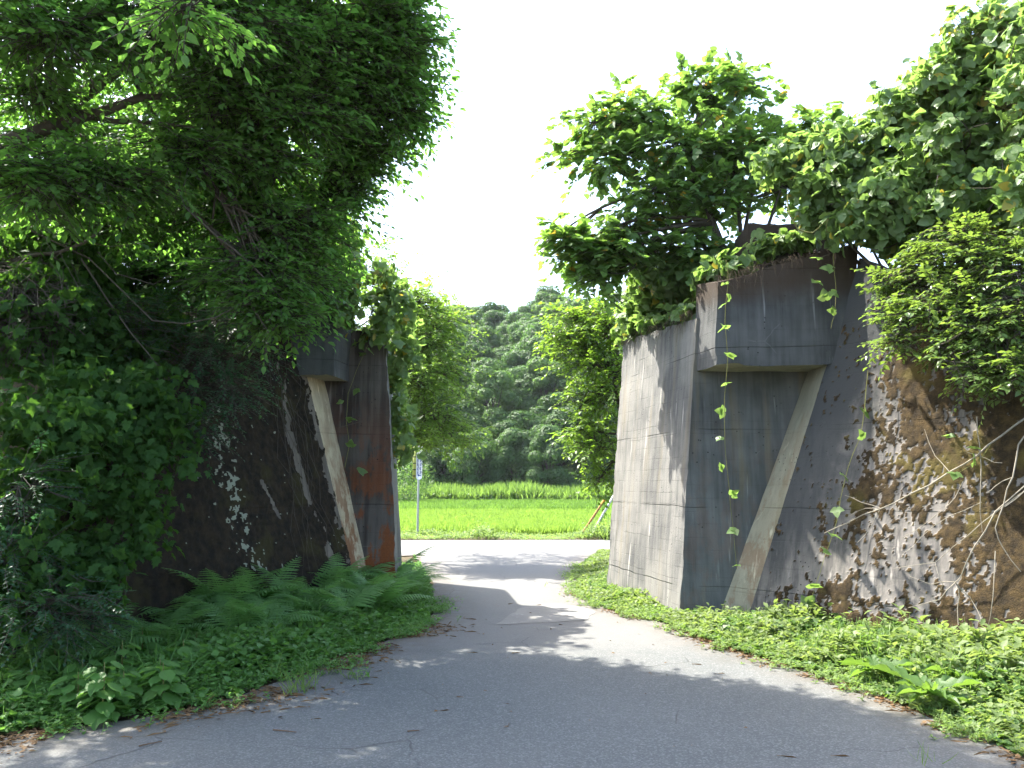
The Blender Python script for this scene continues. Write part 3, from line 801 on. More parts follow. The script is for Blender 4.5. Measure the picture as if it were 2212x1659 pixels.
# ---- wood on the far hill
def crown_proto(name, R, H, n, lmat, seedk):
    nb = 44; cs = []
    for i in range(nb):
        a = rng.uniform(0, 2 * math.pi); h = rng.uniform(.18, 1.0); rr = R * .78 * math.sqrt(max(.05, 1 - ((h - .42) / .62) ** 2)) * rng.uniform(.45, 1.0)
        cs.append(((rr * math.cos(a), rr * math.sin(a), H * h), R * rng.uniform(.18, .34)))
    P, N = [], []
    for c_, r_ in cs:
        m = n // nb; v = unit(rng.normal(0, 1, (m, 3)) + np.array([0, 0, .45])); s = rng.uniform(.72, 1.04, m)
        P.append(np.array(c_) + v * np.array([1, 1, .72]) * r_ * s[:, None]); N.append(v)
    P, N = np.concatenate(P), np.concatenate(N)
    D = np.cross(N, rng.normal(0, 1, (len(N), 3))); nn = N * 1.2 + np.array([0, 0, .7]) + rng.normal(0, .38, N.shape)
    V, F = leaf_geo('tiny', P, D, nn, rng.uniform(.18, .36, len(P)))
    crown = mesh_np('crown', V, F, lmat)
    A = Acc(); A.add(*tube(np.array([[0, 0, -1.0], [.1, 0, H * .3], [0, .15, H * .7]]), [.24, .17, .06], 7))
    for c_, r_ in cs[:9]: A.add(*tube(curve((0, 0, H * .35), c_, .08, 4), np.linspace(.09, .02, 4), 4))
    return crown, mesh_np('trunk', *A.get(), M_bark)
protos = [crown_proto('crown', rng.uniform(3.0, 4.2), rng.uniform(6.5, 8.5), 16000, (L_far, L_far2, L_far)[i % 3], i) for i in range(6)]
def wood_tree(x, y, z, s, rz, pi, label, group):
    t = thing('broadleaf_tree', label, 'tree', (x, y, z), group); t.scale = (s, s, s * rng.uniform(.9, 1.1)); t.rotation_euler = (0, 0, rz)
    link('crown', protos[pi][0], t); link('trunk', protos[pi][1], t)
row = 0; y = 79.0
while y < 140:
    x = -34 - row * 1.2 + rng.uniform(0, 3)
    while x < 34 + row * 1.2:
        xx, yy = x + rng.normal(0, .9), y + rng.normal(0, 1.2)
        wood_tree(xx, yy, float(hill_z(xx, yy)) - .3, rng.uniform(.75, 1.2) * (0.85 if row == 0 else 1.05), rng.uniform(0, 6.28), int(rng.integers(0, 6)),
                  'broadleaf tree in the dense green wood on the far hillside', 'trees of the wood on the far hill')
        x += rng.uniform(3.3, 4.8)
    y += 4.6 + row * .35; row += 1
# dense shaded undergrowth at the foot of the wood
n = 26000; P = np.stack([rng.uniform(-45, 45, n), rng.uniform(74.5, 80, n), np.zeros(n)], 1)
hh = 1.2 + 2.6 * (P[:, 1] - 74.5) / 5.5; P[:, 2] = hh * rng.uniform(0, 1, n) ** .6
N = rng.normal(0, .6, (n, 3)) + [0, -.6, .6]; D = rng.normal(0, 1, (n, 3))
V, F = leaf_geo('tiny', P, D, N, rng.uniform(.25, .5, n))
ground_obj('undergrowth', V, F, L_far, 'stuff', 'dark leafy undergrowth at the foot of the far wood', 'undergrowth')

# ---- tall grass bank behind the paddy, with a few shrubs standing in it
n = 60000; P = np.stack([rng.uniform(-40, 40, n), 69.5 + rng.uniform(0, 4.5, n), np.zeros(n)], 1)
ht = 1.25 + .35 * np.array([noise.noise(Vector((p[0] * .35, 1.3, 0))) for p in P]) + .35 * (P[:, 1] - 69.5) / 4
P[:, 2] = -.1; D = rng.normal(0, .28, (n, 3)) + [0, -.05, 1]; N = rng.normal(0, 1, (n, 3))
V, F = leaf_geo('spike', P, D, N, ht * rng.uniform(.6, 1.3, n)); 
V2, F2 = leaf_geo('tiny', P[:26000] - [0, .25, 0] + np.array([0, -.2, 0]) + np.stack([np.zeros(26000), np.zeros(26000), ht[:26000] * rng.uniform(.1, .8, 26000)], 1), rng.normal(0, 1, (26000, 3)), rng.normal(0, .5, (26000, 3)) + [0, -.5, .7], rng.uniform(.12, .25, 26000))
ground_obj('tall_grass', np.concatenate([V, V2]), np.concatenate([F, F2 + len(V)]), L_tall, 'stuff', 'band of tall reedy grass along the far side of the paddy', 'grass')
def round_shrub(name, label, cat, x, y, r, h, n, lmat, sz, group=None, z=0):
    t = thing(name, label, cat, (x, y, z), group)
    bl = [(np.array([x + rng.normal(0, r * .4), y + rng.normal(0, r * .3), z + h * rng.uniform(.35, .75)]), np.array([r * .6, r * .6, h * .34]), 0) for _ in range(7)]
    P, N = cover(bl, n, .5); D = rng.normal(0, .7, P.shape) + N * .5 - [0, 0, .3]
    V, F = leaf_geo('tiny' if sz < .3 else 'ovate', P, D, N + [0, 0, .5] + rng.normal(0, .35, P.shape), sz * rng.uniform(.6, 1.2, len(P)))
    part(t, 'foliage', V, F, lmat, kind='stuff')
    A = Acc()
    for b in bl: A.add(*tube(curve((x, y, z - .1), b[0], .1, 5), np.linspace(.03, .008, 5), 5))
    part(t, 'stem', *A.get(), M_bark); return t
p = G(1330, 1085); round_shrub('shrub', 'low bright shrub in the tall grass right of the paddy poles', 'shrub', 9.2, 70.6, 1.3, 1.7, 1500, L_side, .2)
round_shrub('shrub', 'small rounded shrub rising above the far grass bank', 'shrub', 7.0, 71.5, .9, 2.0, 1000, L_far2, .2)
round_shrub('shrub', 'pale green bushy shrub beside the sign pole at the paddy edge', 'shrub', -8.2, 63, 2.6, 3.4, 5200, L_far2, .2)

# ---- paddy: water-level soil, rice in two fields
V, F = bil((-90, 27.2, -.012), (90, 27.2, -.012), (90, 69.2, -.012), (-90, 69.2, -.012), 20, 12)
ground_obj('paddy', V, F, M_field_soil)
def rice(y0, y1, n, h, lm, label):
    y = y0 + (y1 - y0) * rng.uniform(0, 1, n) ** 1.25; x = rng.uniform(-1, 1, n) * (5 + y * .52)
    y = np.round(y / .28) * .28 + rng.normal(0, .09, n)
    P = np.stack([x, y, np.full(n, -.02)], 1)
    D = rng.normal(0, .26, (n, 3)) + [0, 0, 1]; N = rng.normal(0, 1, (n, 3))
    hh = h * rng.uniform(.7, 1.15, n) * (1 + .08 * np.array([noise.noise(Vector((a * .3, b * .3, 2))) for a, b in zip(x, y)]))
    V, F = leaf_geo('spike', P, D, N, hh * 1.0); ground_obj('rice_plants', V, F, lm, 'stuff', label, 'rice')
rice(27.6, 47.6, 250000, .34, L_rice, 'light yellow-green young rice in the nearer paddy')
rice(48.4, 69.0, 120000, .50, L_rice_d, 'deeper green rice in the farther paddy')

# ---- generic ground cover
def in_region(n, poly, zfun=None):
    poly = np.asarray(poly); lo, hi = poly[:, :2].min(0), poly[:, :2].max(0); out = []
    while sum(len(a) for a in out) < n:
        p = rng.uniform(lo, hi, (n * 2, 2)); out.append(p[inside_poly(p, poly)])
    p = np.concatenate(out)[:n]; return np.concatenate([p, np.zeros((n, 1))], 1)
def sprigs(P, H, k, size, kinds='ovate', up=.35):
    n = len(P); t = rng.uniform(.25, 1.0, (n, k)); lean = rng.normal(0, .28, (n, 2)); az = rng.uniform(0, 6.283, (n, 1)) + np.arange(k) * 2.4
    pos = P[:, None] + np.stack([lean[:, :1] * H[:, None] * t, lean[:, 1:] * H[:, None] * t, H[:, None] * t], -1)
    D = np.stack([np.cos(az), np.sin(az), up + rng.normal(0, .35, (n, k))], -1); N = np.stack([-.3 * np.cos(az), -.3 * np.sin(az), np.ones((n, k))], -1) + rng.normal(0, .3, (n, k, 3))
    S = size * rng.uniform(.6, 1.2, (n, k)) * (1.1 - .4 * t) * (.6 + .8 * np.minimum(H[:, None] / .4, 1))
    top = P + np.stack([lean[:, 0] * H, lean[:, 1] * H, H], 1)
    return leaf_geo(kinds, pos.reshape(-1, 3), D.reshape(-1, 3), N.reshape(-1, 3), S.ravel()), (P, top)
def blades(P, H, spread=.35):
    n = len(P); D = rng.normal(0, spread, (n, 3)); D[:, 2] = 1; N = rng.normal(0, 1, (n, 3))
    return leaf_geo('blade', P, D, N, H)
def join(*gs):
    A = Acc()
    for g_ in gs: A.add(*g_)
    return A.get()
def hnoise(P, f=1.1, o=0): return np.array([noise.noise(Vector((p[0] * f, p[1] * f, 5 + o))) for p in P])

# verge beyond the crossing road
n = 9000; P = np.stack([rng.uniform(-14, 14, n), rng.uniform(25.05, 27.4, n), np.zeros(n)], 1)
dens = np.clip(.42 + .9 * hnoise(P, .55) + .5 * hnoise(P, 1.7) + .45 * sm(1.5, 3.2, P[:, 0]) + .3 * sm(-1.2, -2.5, P[:, 0]), .12, 1.3)
H = (.05 + .34 * np.maximum(dens - .15, 0) ** 1.5) * rng.uniform(.5, 1.3, n)
(sg, st_) = sprigs(P, H, 5, .10, 'ovate'); bl = blades(P[:5000] + rng.normal(0, .1, (5000, 3)) * [1, 1, 0], H[:5000] * 1.5)
V, F = join(sg, bl); ground_obj('verge_weeds', V, F, L_weed, 'stuff', 'low weeds along the paddy edge of the crossing road', 'weeds')

# left verge: soft shaded weeds between lane and wing wall
wlb = [WL.at(t, 0) for t in (0, 2, 4, 6.4)]
polyL = list(LE[1:]) + [np.array([-2.0, 17.5, 0]), np.array([-1.98, 14.8, 0]), np.array([-1.62, 11.8, 0])] + [p + np.array([.05, -.05, 0]) for p in wlb] + [np.array([-7, 5.0, 0])]
P = in_region(17000, polyL); de = dist_line(P, LE)
P = P[(de > .04) | (rng.uniform(0, 1, len(P)) < .3)]; de = dist_line(P, LE)
patch = hnoise(P, 1.0)
H = np.clip(.05 + .17 * sm(0, .5, de) - .08 * sm(.6, 1.1, de) * sm(8.3, 9.2, P[:, 1]) + .12 * patch * sm(.1, .6, de), .04, .36) * rng.uniform(.6, 1.25, len(P))
kk = rng.uniform(0, 1, len(P)) + .4 * hnoise(P, 1.9, 3); a, b = kk < .45, kk >= .45
(s1, t1) = sprigs(P[a], H[a], 6, .062, 'ovate'); (s2, t2) = sprigs(P[b], H[b], 5, .082, 'heart')
q = P[rng.integers(0, len(P), 2600)] + rng.normal(0, .05, (2600, 3)) * [1, 1, 0]; bl = blades(q, rng.uniform(.10, .30, 2600) * (.6 + sm(0, .8, dist_line(q, LE))))
V, F = join(s1, s2, bl); ground_obj('verge_weeds', V, F, L_weed_sh, 'stuff', 'shaded low leafy weeds along the left edge of the lane', 'weeds')

# right verge: sunlit weeds
wrb = [WR.at(t, 0) for t in (0, 2, 4, 5.4)]
polyR = list(RE[1:]) + [np.array([2.5, 17.5, 0]), np.array([1.56, 13.7, 0]), np.array([2.15, 10.7, 0])] + [p + np.array([-.06, -.05, 0]) for p in wrb] + [np.array([7, 5.5, 0])]
P = in_region(19000, polyR); P = P[~((P[:, 1] > 14.0) & (P[:, 0] > 2.6))]; de = dist_line(P, RE)
P = P[(de > .04) | (rng.uniform(0, 1, len(P)) < .3)]; de = dist_line(P, RE)
far = sm(8.0, 10.3, P[:, 1])
H = np.clip(.04 + (.19 - .09 * far) * sm(0, 1.0, de) + (.16 - .08 * far) * hnoise(P, 1.2) * sm(.1, .6, de), .04, .5) * rng.uniform(.6, 1.25, len(P))
kk = rng.uniform(0, 1, len(P)) + .9 * hnoise(P, 1.5, 3); q1, q2 = np.quantile(kk, [.45, .75])
for sel, kd, sz, nl, lm, lb in ((kk < q1, 'ovate', .060, 6, L_weed, 'sunlit small-leaved weeds along the right edge of the lane'), ((kk >= q1) & (kk < q2), 'heart', .088, 5, L_weed2, 'deeper green heart-leaved weeds among the right verge growth'), (kk >= q2, 'ovate', .105, 6, L_weed3, 'taller pale lance-leaved weeds on the right verge')):
    hs = H[sel] * (1.3 if lm is L_weed3 else 1.0); (s1, t1) = sprigs(P[sel], hs, nl, sz, kd, .5 if lm is L_weed3 else .25); st3 = many_twigs(t1[0], t1[1], .0025, .0012)
    V, F = s1; o = ground_obj('verge_weeds', V, F, lm, 'stuff', lb, 'weeds')
q = P[rng.integers(0, len(P), 9000)] + rng.normal(0, .06, (9000, 3)) * [1, 1, 0]; q = q[hnoise(q, 1.3, 6) > -.05]; bl = blades(q, rng.uniform(.08, .28, len(q)) * (.5 + sm(0, .8, dist_line(q, RE))) * (1 - .45 * sm(8, 10.3, q[:, 1])))
ground_obj('verge_grass', *bl, L_grass, 'stuff', 'bright grass blades among the weeds of the right verge', 'grass')

def strip_pts(n, line, w, inward):
    seg = rng.integers(0, len(line) - 1, n * 3); L_ = np.linalg.norm(line[1:] - line[:-1], axis=1); seg = rng.choice(len(L_), n, p=L_ / L_.sum())
    t = rng.uniform(0, 1, n)[:, None]; p = line[seg] * (1 - t) + line[seg + 1] * t; p[:, 0] += inward * np.abs(rng.normal(0, w, n)); p[:, 1] += rng.normal(0, .08, n); p[:, 2] = .012; return p
def spill(n, line, inward, lm, label):
    p = strip_pts(n, line, .13, inward); p[:, 2] = 0; keep = hnoise(p, 1.5, 9) + .35 * hnoise(p, 5.0, 2) > .02; p = p[keep]; m = len(p)
    (a1, _) = sprigs(p, rng.uniform(.02, .10, m), 5, .06, 'ovate'); bl_ = blades(p[::2], rng.uniform(.05, .16, len(p[::2])), .7); V, F = join(a1, bl_); ground_obj('creeping_weeds', V, F, lm, 'stuff', label, 'weeds')
# ---- ferns on the left verge
def frond_mesh(L, pairs, bend, seed):
    r = np.random.default_rng(seed); A = Acc(); t = np.linspace(0, 1, 12)
    def spine(t): return np.stack([L * (t - .10 * bend * t ** 2), np.zeros_like(t), L * (.30 * t - (.20 + .34 * bend) * t ** 2)], -1)
    sp = spine(t); v, f = tube(sp, np.linspace(.006, .0015, 12), 3); tri = np.concatenate([f[:, [0, 1, 2]], f[:, [0, 2, 3]]]); A.add(v, tri)
    for i in range(pairs):
        tt = .14 + .86 * i / pairs; c0 = spine(np.array([tt]))[0]; ax = unit(spine(np.array([tt + .01]))[0] - c0)
        wl = L * .40 * min(1, (tt - .04) / .16) * (1 - tt) ** .8 + .008; gap_ = L * .86 / pairs
        for sgn in (-1, 1):
            d = unit(ax * .42 + np.array([0, sgn, -.10 + r.normal(0, .06)])); nrm = unit(np.cross(d, ax) * -sgn)
            sdir = unit(np.cross(nrm, d)); hw = min(gap_ * .40, wl * .16)
            st7 = [(0, .8), (.16, 1.0), (.20, .62), (.38, .92), (.42, .55), (.60, .72), (.64, .42), (.82, .42), (1.0, .0)]
            L0 = [c0 + d * wl * u + sdir * hw * q - np.array([0, 0, .22 * wl * u * u]) for u, q in st7]; R0 = [c0 + d * wl * u - sdir * hw * q - np.array([0, 0, .22 * wl * u * u]) for u, q in st7]
            m = len(st7); T = []
            for j in range(m - 1): T += [(j, j + 1, m + j), (j + 1, m + j + 1, m + j)]
            A.add(np.array(L0 + R0), np.array(T))
    V, F = A.get(); return mesh_np('frond', V, F, L_fern)
fronds = [frond_mesh(.95, 19, b, s) for s, b in ((1, .8), (2, 1.1), (3, 1.4), (4, .95))]
def fern(x, y, label, group, nf=8, s=1.0, z=0, face=None):
    t = thing('fern', label, 'fern', (x, y, z), group)
    for i in range(nf):
        o = link('frond', fronds[int(rng.integers(0, 4))], t); a = (i / nf) * 6.283 + rng.normal(0, .25)
        o.rotation_euler = (rng.normal(0, .2), -rng.uniform(.45, 1.0), a); sc = s * rng.uniform(.75, 1.1); o.scale = (sc, sc, sc); o.location = (0, 0, .14)
FE = [(560, 1352, 1.0), (625, 1322, 1.05), (690, 1305, 1.1), (745, 1318, 1.0), (800, 1300, 1.05), (842, 1292, .95), (868, 1310, .8), (480, 1372, 1.0), (415, 1392, 1.0), (650, 1360, .9),
      (735, 1362, .8), (575, 1392, .8), (360, 1380, .85), (890, 1288, .7), (505, 1405, .75), (600, 1345, .9), (700, 1335, .9), (770, 1332, .9), (450, 1350, .9), (530, 1330, .9), (330, 1430, .8), (190, 1462, .75), (120, 1478, .7), (820, 1340, .7)]
spill(1500, LE[1:10], 1, L_weed_sh, 'creeping weeds spilling onto the left edge of the asphalt')
spill(1700, RE[1:13], -1, L_weed, 'creeping weeds spilling onto the right edge of the asphalt')
for i, (x, y, s) in enumerate(FE):
    p = G(x, y); s *= 1.12; fern(p[0], p[1], 'arching green fern in the bed at the foot of the shaded left wing wall', 'ferns along the left verge', int(rng.integers(7, 10)), s)

# ---- broad-leaved plants at the verges
def rosette(name, label, cat, p, kind, lmat, n, size, h, group=None, upr=.5, stem=True):
    t = thing(name, label, cat, p, group); P, D, N, S = [], [], [], []
    for i in range(n):
        a = i * 2.4 + rng.normal(0, .3); u = (i + .5) / n; zz = h * (.15 + .85 * u) if stem else .02
        r = .05 if stem else .01
        P.append((p[0] + r * math.cos(a), p[1] + r * math.sin(a), p[2] + zz)); D.append((math.cos(a), math.sin(a), upr * rng.uniform(.2, 1.4))); N.append((.9 * math.cos(a) if kind == 'toothed' else -.4 * math.cos(a), (.9 * math.sin(a) if kind == 'toothed' else -.4 * math.sin(a)) + rng.normal(0, .2), 1)); S.append(size * rng.uniform(.7, 1.15) * (1.15 - .45 * u))
    foliage(t, kind, np.array(P), np.array(D), np.array(N), np.array(S), lmat, 300)
    if stem: part(t, 'stem', *tube(np.array([p, np.array(p) + [.02, 0, h * .5], np.array(p) + [0, .02, h]]), [.008, .006, .003], 5), M_stem)
NET = [(255, 1500), (170, 1512), (340, 1500), (210, 1462), (300, 1455), (110, 1490), (390, 1470), (260, 1535), (345, 1530), (160, 1545), (215, 1560), (60, 1530), (420, 1430), (140, 1450)]
for i, (x, y) in enumerate(NET):
    p = G(x, y); rosette('nettle', 'broad-leaved nettle with round toothed leaves at the lower left verge', 'nettle', p, 'toothed', L_weed_sh, 22, .17, .26 + .16 * rng.uniform(), 'nettles on the left verge', -.45)
for i, (x, y, s, lb) in enumerate([(2010, 1535, .34, 'large dock with long wavy leaves hanging over the right road edge'), (1895, 1480, .30, 'smaller dock with pale wavy leaves at the right road edge, nearer the wall'),
                                (2065, 1500, .34, 'dock with broad wavy leaves amid the weeds, behind the large one')]):
    p = G(x, y); rosette('dock_plant', lb, 'plant', p + np.array([0, 0, .10]), 'dock', L_weed2, 13, s, .2, 'dock plants at the right road edge', .55, False)
for i, (x, y, lb) in enumerate([(655, 1490, 'lone grass tuft on the asphalt nearest the left verge'), (590, 1465, 'small grass tuft on the broken left asphalt edge beside the weeds'), (770, 1440, 'tiny weed tuft on the litter strip below the ferns'),
                               (770, 1466, 'small weed seedling tuft in the brown litter on the asphalt'), (715, 1455, 'weed tuft between the seedlings on the left road edge'), (2000, 1652, 'thin grass tuft growing out of the road at lower right'), (635, 1500, 'wispy pale grass tuft at the litter line on the left')]):
    p = G(x, y); t = thing('grass_tuft', lb, 'grass', p); n = 26 if i != 5 else 9; Q = p + rng.normal(0, .05, (n, 3)) * [1, 1, 0]
    V, F = blades(Q, rng.uniform(.10, .24, n) * (1.0 if i in (0, 1, 6) else .7), .5); part(t, 'blades', V, F, L_grass, kind='stuff')
    if i in (2, 3, 4):
        (sg, _) = sprigs(np.repeat(p[None], 9, 0) + rng.normal(0, .04, (9, 3)) * [1, 1, 0], np.full(9, .12), 5, .07); part(t, 'leaves', *sg, L_weed_sh, kind='stuff')

# ---- litter on the road
PL = np.concatenate([strip_pts(2600, LE[1:9], .28, 1), strip_pts(1100, RE[1:12], .10, -1), np.stack([rng.uniform(-3, 2.5, 120), rng.uniform(4.3, 12, 120), np.full(120, .012)], 1)])
dd = hnoise(PL, 1.6); PL = PL[dd > -.12]; n = len(PL)
D = rng.normal(0, 1, (n, 3)) * [1, 1, .12]; N = rng.normal(0, .35, (n, 3)) + [0, 0, 1]
V, F = leaf_geo('tiny', PL, D, N, rng.uniform(.012, .05, n)); V2, F2 = leaf_geo('spike', PL[::3], rng.normal(0, 1, (len(PL[::3]), 3)) * [1, .5, .05], np.tile([0, 0, 1.], (len(PL[::3]), 1)), rng.uniform(.05, .16, len(PL[::3])))
ground_obj('leaf_litter', np.concatenate([V, V2]), np.concatenate([F, F2 + len(V)]), L_dry, 'stuff', 'brown dead leaves and needles scattered along the road edges', 'litter')
M_twig = plain_mat('twig_brown', (.14, .085, .05), .9)
TW = [((880, 1580), (906, 1578), 'short straw-coloured twig lying mid-left on the shaded asphalt'), ((1098, 1305), (1108, 1303), 'short dark stick lying on the sunlit lane between the abutments'), ((700, 1490), (722, 1487), 'brown twig on the asphalt beside the left grass tufts'),
      ((300, 1612), (350, 1602), 'dry stalk lying on the asphalt at the lower left'), ((2010, 1558), (2060, 1566), 'thin dark twig on the sunlit asphalt beside the right dock plants'), ((590, 1577), (640, 1582), 'reddish twig on the shaded asphalt at lower left of centre')]
for a, b, lb in TW:
    p, q = G(*a, .012), G(*b, .012); t = thing('twig', lb, 'twig', (p + q) / 2 * [1, 1, 0] + [0, 0, .004]); part(t, 'stick', *tube(curve(p, q, .05, 5) * [1, 1, 0] + [0, 0, .014], np.linspace(.005, .003, 5), 5), M_twig)

# ================================================================== TREES AND VINES
# ---- big tree leaning over the lane from the left
TL = thing('broadleaf_tree', 'large dark broadleaf tree arching over the lane from the upper left', 'tree', (-6.0, 8.1, 1.2))
trunk = np.array([(-6.0, 8.1, 1.0), (-5.95, 8.05, 2.4), (-5.7, 7.9, 3.7), (-5.3, 7.75, 4.6), (-4.6, 7.7, 5.3), (-3.9, 7.7, 5.9), (-3.2, 7.8, 6.5)])
bl = [blob(815, 85, 8.3, 95, 70, n=120), blob(850, 215, 8.7, 50, 45, n=55), blob(790, 180, 8.5, 90, 60, n=120), blob(760, 290, 9.0, 80, 45, n=95), blob(740, 365, 9.2, 60, 40, n=65), blob(690, 420, 9.4, 70, 40, n=80),
      blob(640, 100, 8.0, 140, 80, n=200), blob(470, 60, 7.4, 140, 80, n=190), blob(620, 240, 8.2, 120, 60, n=170), blob(480, 210, 7.8, 110, 50, n=110), blob(560, 340, 8.4, 120, 55, n=160), blob(400, 330, 8.0, 120, 50, n=140),
      blob(280, 50, 7.0, 130, 70, n=150), blob(90, 60, 6.6, 120, 80, n=120), blob(80, 200, 7.2, 70, 60, n=60), blob(200, 380, 7.6, 150, 55, n=150), blob(620, 480, 8.8, 110, 50, n=130), blob(560, 570, 8.6, 90, 45, n=100),
      blob(590, 660, 8.5, 60, 35, n=55), blob(480, 430, 9.0, 130, 60, n=130), blob(320, 450, 9.0, 130, 60, n=110), blob(180, 470, 8.8, 130, 60, n=100), blob(660, 560, 9.6, 80, 40, n=80), blob(60, 380, 7.2, 90, 70, n=90), blob(400, 15, 5.2, 70, 25, n=22), blob(700, 30, 8.0, 90, 50, n=90), blob(830, 20, 8.2, 55, 40, n=40),
      blob(500, -120, 7.6, 260, 110, 1.2, n=230), blob(800, -110, 8.0, 110, 90, 1.1, n=110), blob(150, -150, 7.0, 220, 120, 1.2, n=170), blob(650, -280, 7.4, 230, 120, 1.2, n=190), blob(250, -330, 7.0, 240, 130, 1.2, n=150), (np.array([-6.2, 7.0, 6.2]), np.array([1.3, 1.2, .8]), 130), (np.array([-5.0, 6.1, 6.3]), np.array([1.2, 1.0, .8]), 120)]
bl = [(c_, r_ * 1.06, int(n_ * 2.5)) for c_, r_, n_ in bl]
bl += [blob(x_ + 12, y_, Y_, rx_ * 1.15, 13, .3, n=int(n_ * 2.2)) for x_, y_, Y_, rx_, n_ in ((850, 48, 8.3, 55, 30), (862, 105, 8.4, 45, 24), (868, 165, 8.6, 35, 18), (862, 245, 8.8, 50, 26), (835, 285, 8.9, 40, 20), (800, 330, 9.0, 45, 22), (770, 372, 9.2, 40, 20), (735, 420, 9.3, 40, 18), (705, 468, 9.4, 45, 20), (600, 690, 8.5, 55, 24), (560, 620, 8.4, 70, 26), (640, 610, 8.8, 50, 20))]
tree(TL, trunk, np.linspace(.13, .05, 7), bl, 'ovate', L_cherry, M_bark, .102, .46, 9, .30, 300, .55, .35, .018, gap=.45)
limb = np.array([AT(-60, 325, 7.3), AT(60, 292, 7.3), AT(150, 260, 7.35), AT(230, 238, 7.4), AT(300, 212, 7.5), AT(390, 205, 7.6), AT(480, 180, 7.8)])
part(TL, 'limb', *tube(limb, [.075, .065, .058, .05, .038, .026, .016], 8), M_bark, smooth=True)
part(TL, 'limb', *tube(np.array([AT(190, 252, 7.38), AT(250, 262, 7.5), AT(330, 265, 7.6), AT(420, 275, 7.8)]), [.03, .026, .02, .01], 7), M_bark, smooth=True)

# ---- second tree on the left embankment
TL2 = thing('broadleaf_tree', 'dense shady tree on top of the left embankment behind the arching one', 'tree', (-5.0, 12.6, 4.4))
trunk = np.array([(-5.0, 12.6, 4.2), (-4.9, 12.55, 5.2), (-4.6, 12.5, 6.3), (-4.4, 12.5, 7.4)])
bl = [blob(300, 470, 11.5, 200, 90, n=170), blob(480, 500, 11.3, 150, 80, n=150), blob(120, 500, 11.5, 180, 100, n=150), blob(400, 330, 12, 220, 110, 1.4, n=180), blob(150, 300, 12, 220, 120, 1.4, n=150),
      blob(350, 160, 13, 230, 110, 1.5, n=130), blob(80, 620, 10.6, 150, 90, n=110), blob(40, 500, 9.6, 150, 70, n=110), blob(60, 420, 10.5, 160, 80, n=90), blob(560, 560, 11.2, 70, 50, n=70), blob(330, 590, 10.9, 160, 60, n=110), blob(480, 610, 10.6, 110, 60, n=90)]
bl = [(c_, r_ * 1.1, int(n_ * 2.6)) for c_, r_, n_ in bl]
tree(TL2, trunk, np.linspace(.15, .07, 4), bl, 'ovate', L_deep, M_bark, .15, .5, 9, .2, 120, .6, .5, .05)

# bare branches in the shade under it
BB = thing('bare_branches', 'thin bare grey branches arching in the shade below the left canopy', 'branch', (-4.5, 8.8, 2.3))
for pts, r in [([(70, 500), (190, 560), (270, 640), (330, 690), (400, 705), (470, 690), (540, 650), (555, 600)], .010), ([(40, 560), (120, 540), (190, 527), (225, 500)], .024), ([(170, 560), (230, 640), (280, 720), (340, 790)], .012),
               ([(130, 530), (175, 515), (240, 530), (330, 525)], .007), ([(510, 560), (540, 640), (570, 720)], .014), ([(210, 545), (250, 590), (330, 610), (380, 600)], .007), ([(40, 565), (-60, 590)], .03)]:
    Q = np.array([AT(x, y, 8.2) for x, y in pts]); Q += rng.normal(0, .02, Q.shape); part(BB, 'branch', *tube(Q, np.linspace(r, r * .45, len(Q)), 6), M_bark, smooth=True)
part(BB, 'branch', *tube(np.array([AT(-60, 590, 8.2), AT(-160, 720, 8.3), AT(-230, 900, 8.4)]), [.03, .035, .04], 6), M_bark, smooth=True)

# ---- thicket of vines on the left slope
VT = thing('vine_thicket', 'dark tangle of heart-leaved vines over the slope left of the black wall', 'vine', (-4.3, 7.2, 0))
bl = [blob(40, 680, 7.9, 120, 130), blob(190, 760, 8.5, 130, 90), blob(300, 860, 8.1, 120, 90), blob(120, 920, 7.4, 150, 120), blob(300, 990, 7.9, 90, 100), blob(230, 1110, 7.6, 95, 100), blob(70, 1130, 7.0, 140, 130), blob(300, 1160, 7.8, 55, 80),
      blob(180, 1240, 7.2, 90, 50), blob(30, 1290, 6.7, 80, 60)]
bl += [blob(40, 560, 8.6, 130, 90), blob(180, 640, 8.9, 120, 70), blob(330, 720, 9.1, 110, 60)]
P, N = cover(bl, 13000, .6, 1.9); keep = np.array([noise.noise(Vector(p * 2.6)) for p in P]) > -.16; P, N = P[keep], N[keep]; P = P + rng.normal(0, .05, P.shape)
t3 = list(trifoliate(P, N, .086, .6, jit=.8)); t3[3] = t3[3] * rng.uniform(.5, 1.35, len(t3[3])); foliage(VT, 'lobed', *t3, L_thicket, 300)
part(VT, 'twigs', *many_twigs(P[:900], P[:900] - N[:900] * .3 + rng.normal(0, .15, (900, 3)) + [0, 0, .1], .005, .003), M_bark, kind='stuff')
A = Acc()
for b in bl: A.add(*tube(curve((b[0][0] - .3, b[0][1] + .6, max(0, b[0][2] - 1.0)), b[0], .15, 7), np.linspace(.02, .008, 7), 5))
part(VT, 'stem', *A.get(), M_bark)

